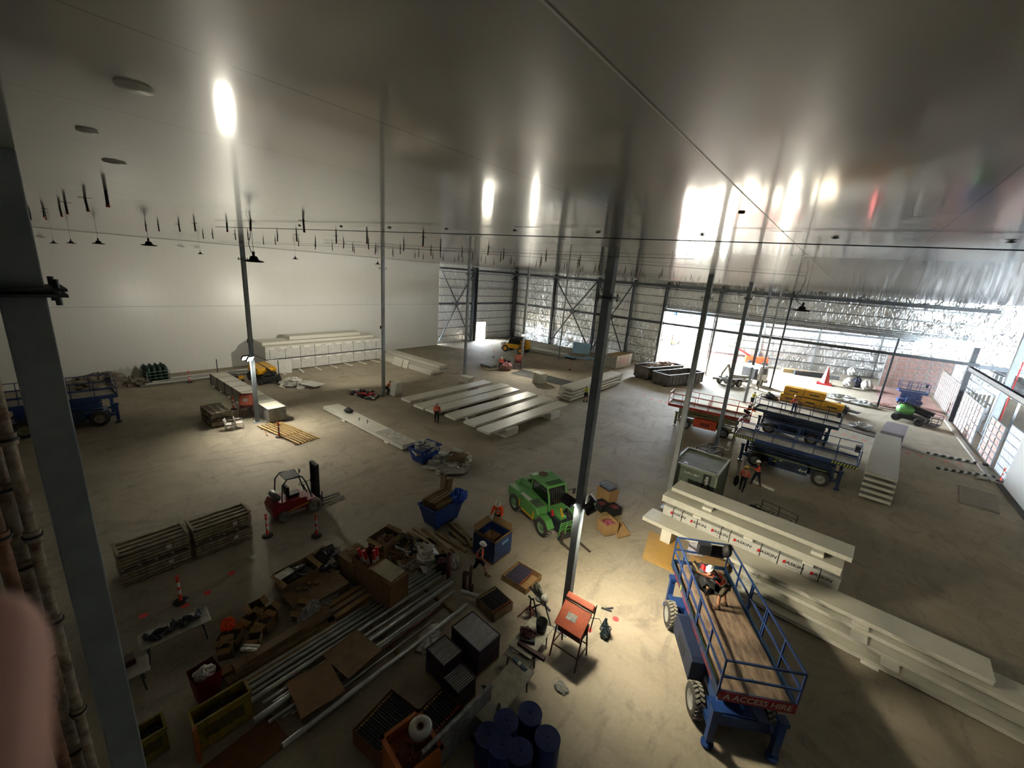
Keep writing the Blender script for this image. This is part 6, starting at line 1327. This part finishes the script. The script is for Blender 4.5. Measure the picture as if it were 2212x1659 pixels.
for i, (x, y, h) in enumerate(((13.9, 61.5, 13.0), (18.5, 57.0, 9.0))): one('red_pipe_riser', MB().cyl((0, 0, 0), (0, 0, h), .07, n=10), mat('riser_red', 'b03030', .5), ['tall red sprinkler riser pipe beyond the pale beam', 'shorter red riser pipe near the mezzanine'][i], 'pipe', (x, y, 0))
# boxes and bags on the floor
for i, (x, y, z) in enumerate(((-3.3, 58.9, 0), (-1.25, 58.75, 0), (.8, 58.6, 0), (-3.1, 58.9, .92), (-1.05, 58.8, .92))):
    o = thing('yellow_crate', ['left crate of the bottom row', 'middle crate of the bottom row', 'right single crate of the bottom row', 'left crate of the top row', 'right crate of the top row'][i]+' of the yellow boxes behind the far blue lift', 'crate', (x, y, z), R(-4), 'yellow boxes behind the far blue lift')
    MB().box(-1, 1, -.6, .6, .1, .9).build('body', mat('crate_yellow', 'd39a1e', .5, 0, .08), o, bevel=.02); MB().box(-.95, .95, -.55, .55, 0, .1).build('base', DARKST, o); MB().box(-.45, .45, -.605, -.6, .4, .55).build('stencil', DARKST, o)
debris('dark_scrap', 'small dark scrap pile left of the yellow boxes', (-5.3, 58.2, 0), .6, .6, 14, [DARKST, CARD2], 51, 'pile', .7)
o = thing('cone_tower', 'tall red plastic traffic tower standing near the foil back wall', 'cone', (-.7, 76.1, 0)); MB().box(-.9, .9, -.8, .8, 0, .22).build('base', RED, o); MB().lathe([(.6, .2), (.12, 2.6), (0, 2.62)], 4, sm=False).build('body', mat('tower_red', 'd23a2c', .5), o)
for px, py, lb, m_ in ((1830, 838, 'white bulk bag standing near the foil back wall', WHITE), (1847, 836, 'dark navy bin right of the white bulk bag', NAVY), (1838, 812, 'white bundles against the foil back wall', WHITE), (1870, 842, 'grey small boxes right of the navy bin', DIRTW)):
    v = P3(px, py); one('bulk_bag', MB().lump((0, 0, .7), (.7, .7, .75), px, 9, .15), m_, lb, 'bag', (v.x, v.y, 0))
one('rag_bags', MB().lump((0, 0, .25), (1.6, 1.0, .45), 61, 12, .3).lump((1.9, -.6, .2), (1.2, .8, .4), 62, 12, .3), mat('bag_white_film', 'd3d3d0', .5, 0, .15, 3), 'long heap of white bags beside the thin dark column of the pink room', 'bags', P3(1822, 866))
one('pink_sheet_heap', MB().lump((0, 0, .1), (2.4, .8, .25), 63, 12, .3), mat('pink_floor_sheet', 'b5938a', .5), 'crumpled pink sheeting at the edge of the pink floor', 'sheeting', P3(1925, 880))
o = thing('scrap_trolley', 'low black board on a small stand between the bags and the far blue lift', 'trolley', P3(1823, 893), R(-15)); MB().box(-1.3, 1.3, -.5, .5, .4, .46).build('board', BLK, o); MB().box(-.3, .3, -.3, .3, 0, .4).build('stand', DARKST, o)
debris('black_yellow_scrap', 'black and yellow scrap lying in front of the heap of white bags', P3(1800, 877), 1.5, .7, 26, [BLK, HAZ, DARKST], 52, 'scrap', .3)
one('dark_floor_board', MB().box(-2.2, 2.2, -.8, .8, 0, .08), mat('dark_board', '5c5246', .8, 0, .2), 'dark flat board on the floor left of the tall grey stack', 'board', P3(1868, 935), R(-20)); v = P3(1858, 925)
debris('white_fittings', 'white pipe fittings and jugs heaped on the dark flat board', (v.x, v.y, .08), .8, .5, 24, [WHITE, FOAM, GALV], 53, 'fittings', .5)
for i, (a, b_) in enumerate((((2003, 977), (2135, 1004)), ((2025, 1010), (2148, 1029)))):
    p, q = P3(*a, .12), P3(*b_, .12); L = (q-p).length; o = thing('striped_kerb', ['black and white striped kerb farther from the right wall corner', 'black and white striped kerb nearer the right wall corner'][i], 'kerb', (p+q)/2-Vector((0, 0, .12)), math.atan2((q-p).y, (q-p).x), 'striped kerbs by the right wall')
    MB().box(-L/2, L/2, -.1, .1, 0, .16).build('body', BLK, o)
    b = MB(); n = int(L/.5)
    for k in range(n): x = -L/2+.1+k*.5; b.prism([(x, .0), (x+.22, .0), (x+.32, .165), (x+.10, .165)], -.105, .105)
    b.build('white_stripes', WHITE, o)
slab(8.6, 10.4, 38.2, 42.0, .02, .1, 'brown sheet pallet lying on the floor along the foot of the right wall', name='brown_board', mm=[mat('board_grey_brown', '7f7364', .8, 0, .15), WHITE], rz=R(-8), cat='board')
one('grey_plank', MB().box(-.8, .8, -.12, .12, 0, .06), DIRTW, 'small grey plank right of the tall grey stack', 'timber', P3(1972, 972), R(-30)); one('roll_of_film', MB().cyl((-.3, 0, .15), (.3, 0, .15), .15), DIRTW, 'roll of pale film near the red bollard', 'roll', P3(2120, 1036), .3)
for i, (px, py, L_, m_) in enumerate(((1715, 806, 3.5, TIM), (1745, 812, 4.0, DARKST), (1770, 815, 5.0, GALV))): v = P3(px, py); one('material_stack', MB().box(-L_/2, L_/2, -.5, .5, 0, .6), m_, ['timber pile at the foot of the foil back wall', 'dark steel pile at the foot of the foil back wall', 'long galvanised pile at the foot of the foil back wall'][i], 'pile', (v.x, v.y, 0), R(20))
for i, (px, py) in enumerate(((1535, 776), (1560, 780), (1590, 783))): v = P3(px, py); o = one('plastic_barrier', MB().box(-1.6, 1.6, -.06, .06, .1, 1.1).box(-1.4, -1.2, -.3, .3, 0, .1).box(1.2, 1.4, -.3, .3, 0, .1), mat('faded_barrier', 'd98a8a', .6, 0, .1), ['leftmost', 'middle', 'rightmost'][i]+' of the faded red barrier panels outside the opening', 'barrier', (v.x, v.y, 0), R(15), 'faded red barriers')
o = thing('orange_loader', 'small orange and red machine parked outside behind the truck', 'machine', P3(1632, 790), .3); MB().box(-1.8, 1.6, -.8, .8, .6, 1.6).build('body', LORG, o); MB().bar((-1, 0, 1.5), (-3.2, 0, 2.6), .3).build('boom', RED, o)
for x in (-1.1, 1.1):
    for sy in (-1, 1): wheel(o, x, sy*.9, .5, .3, DARKST)
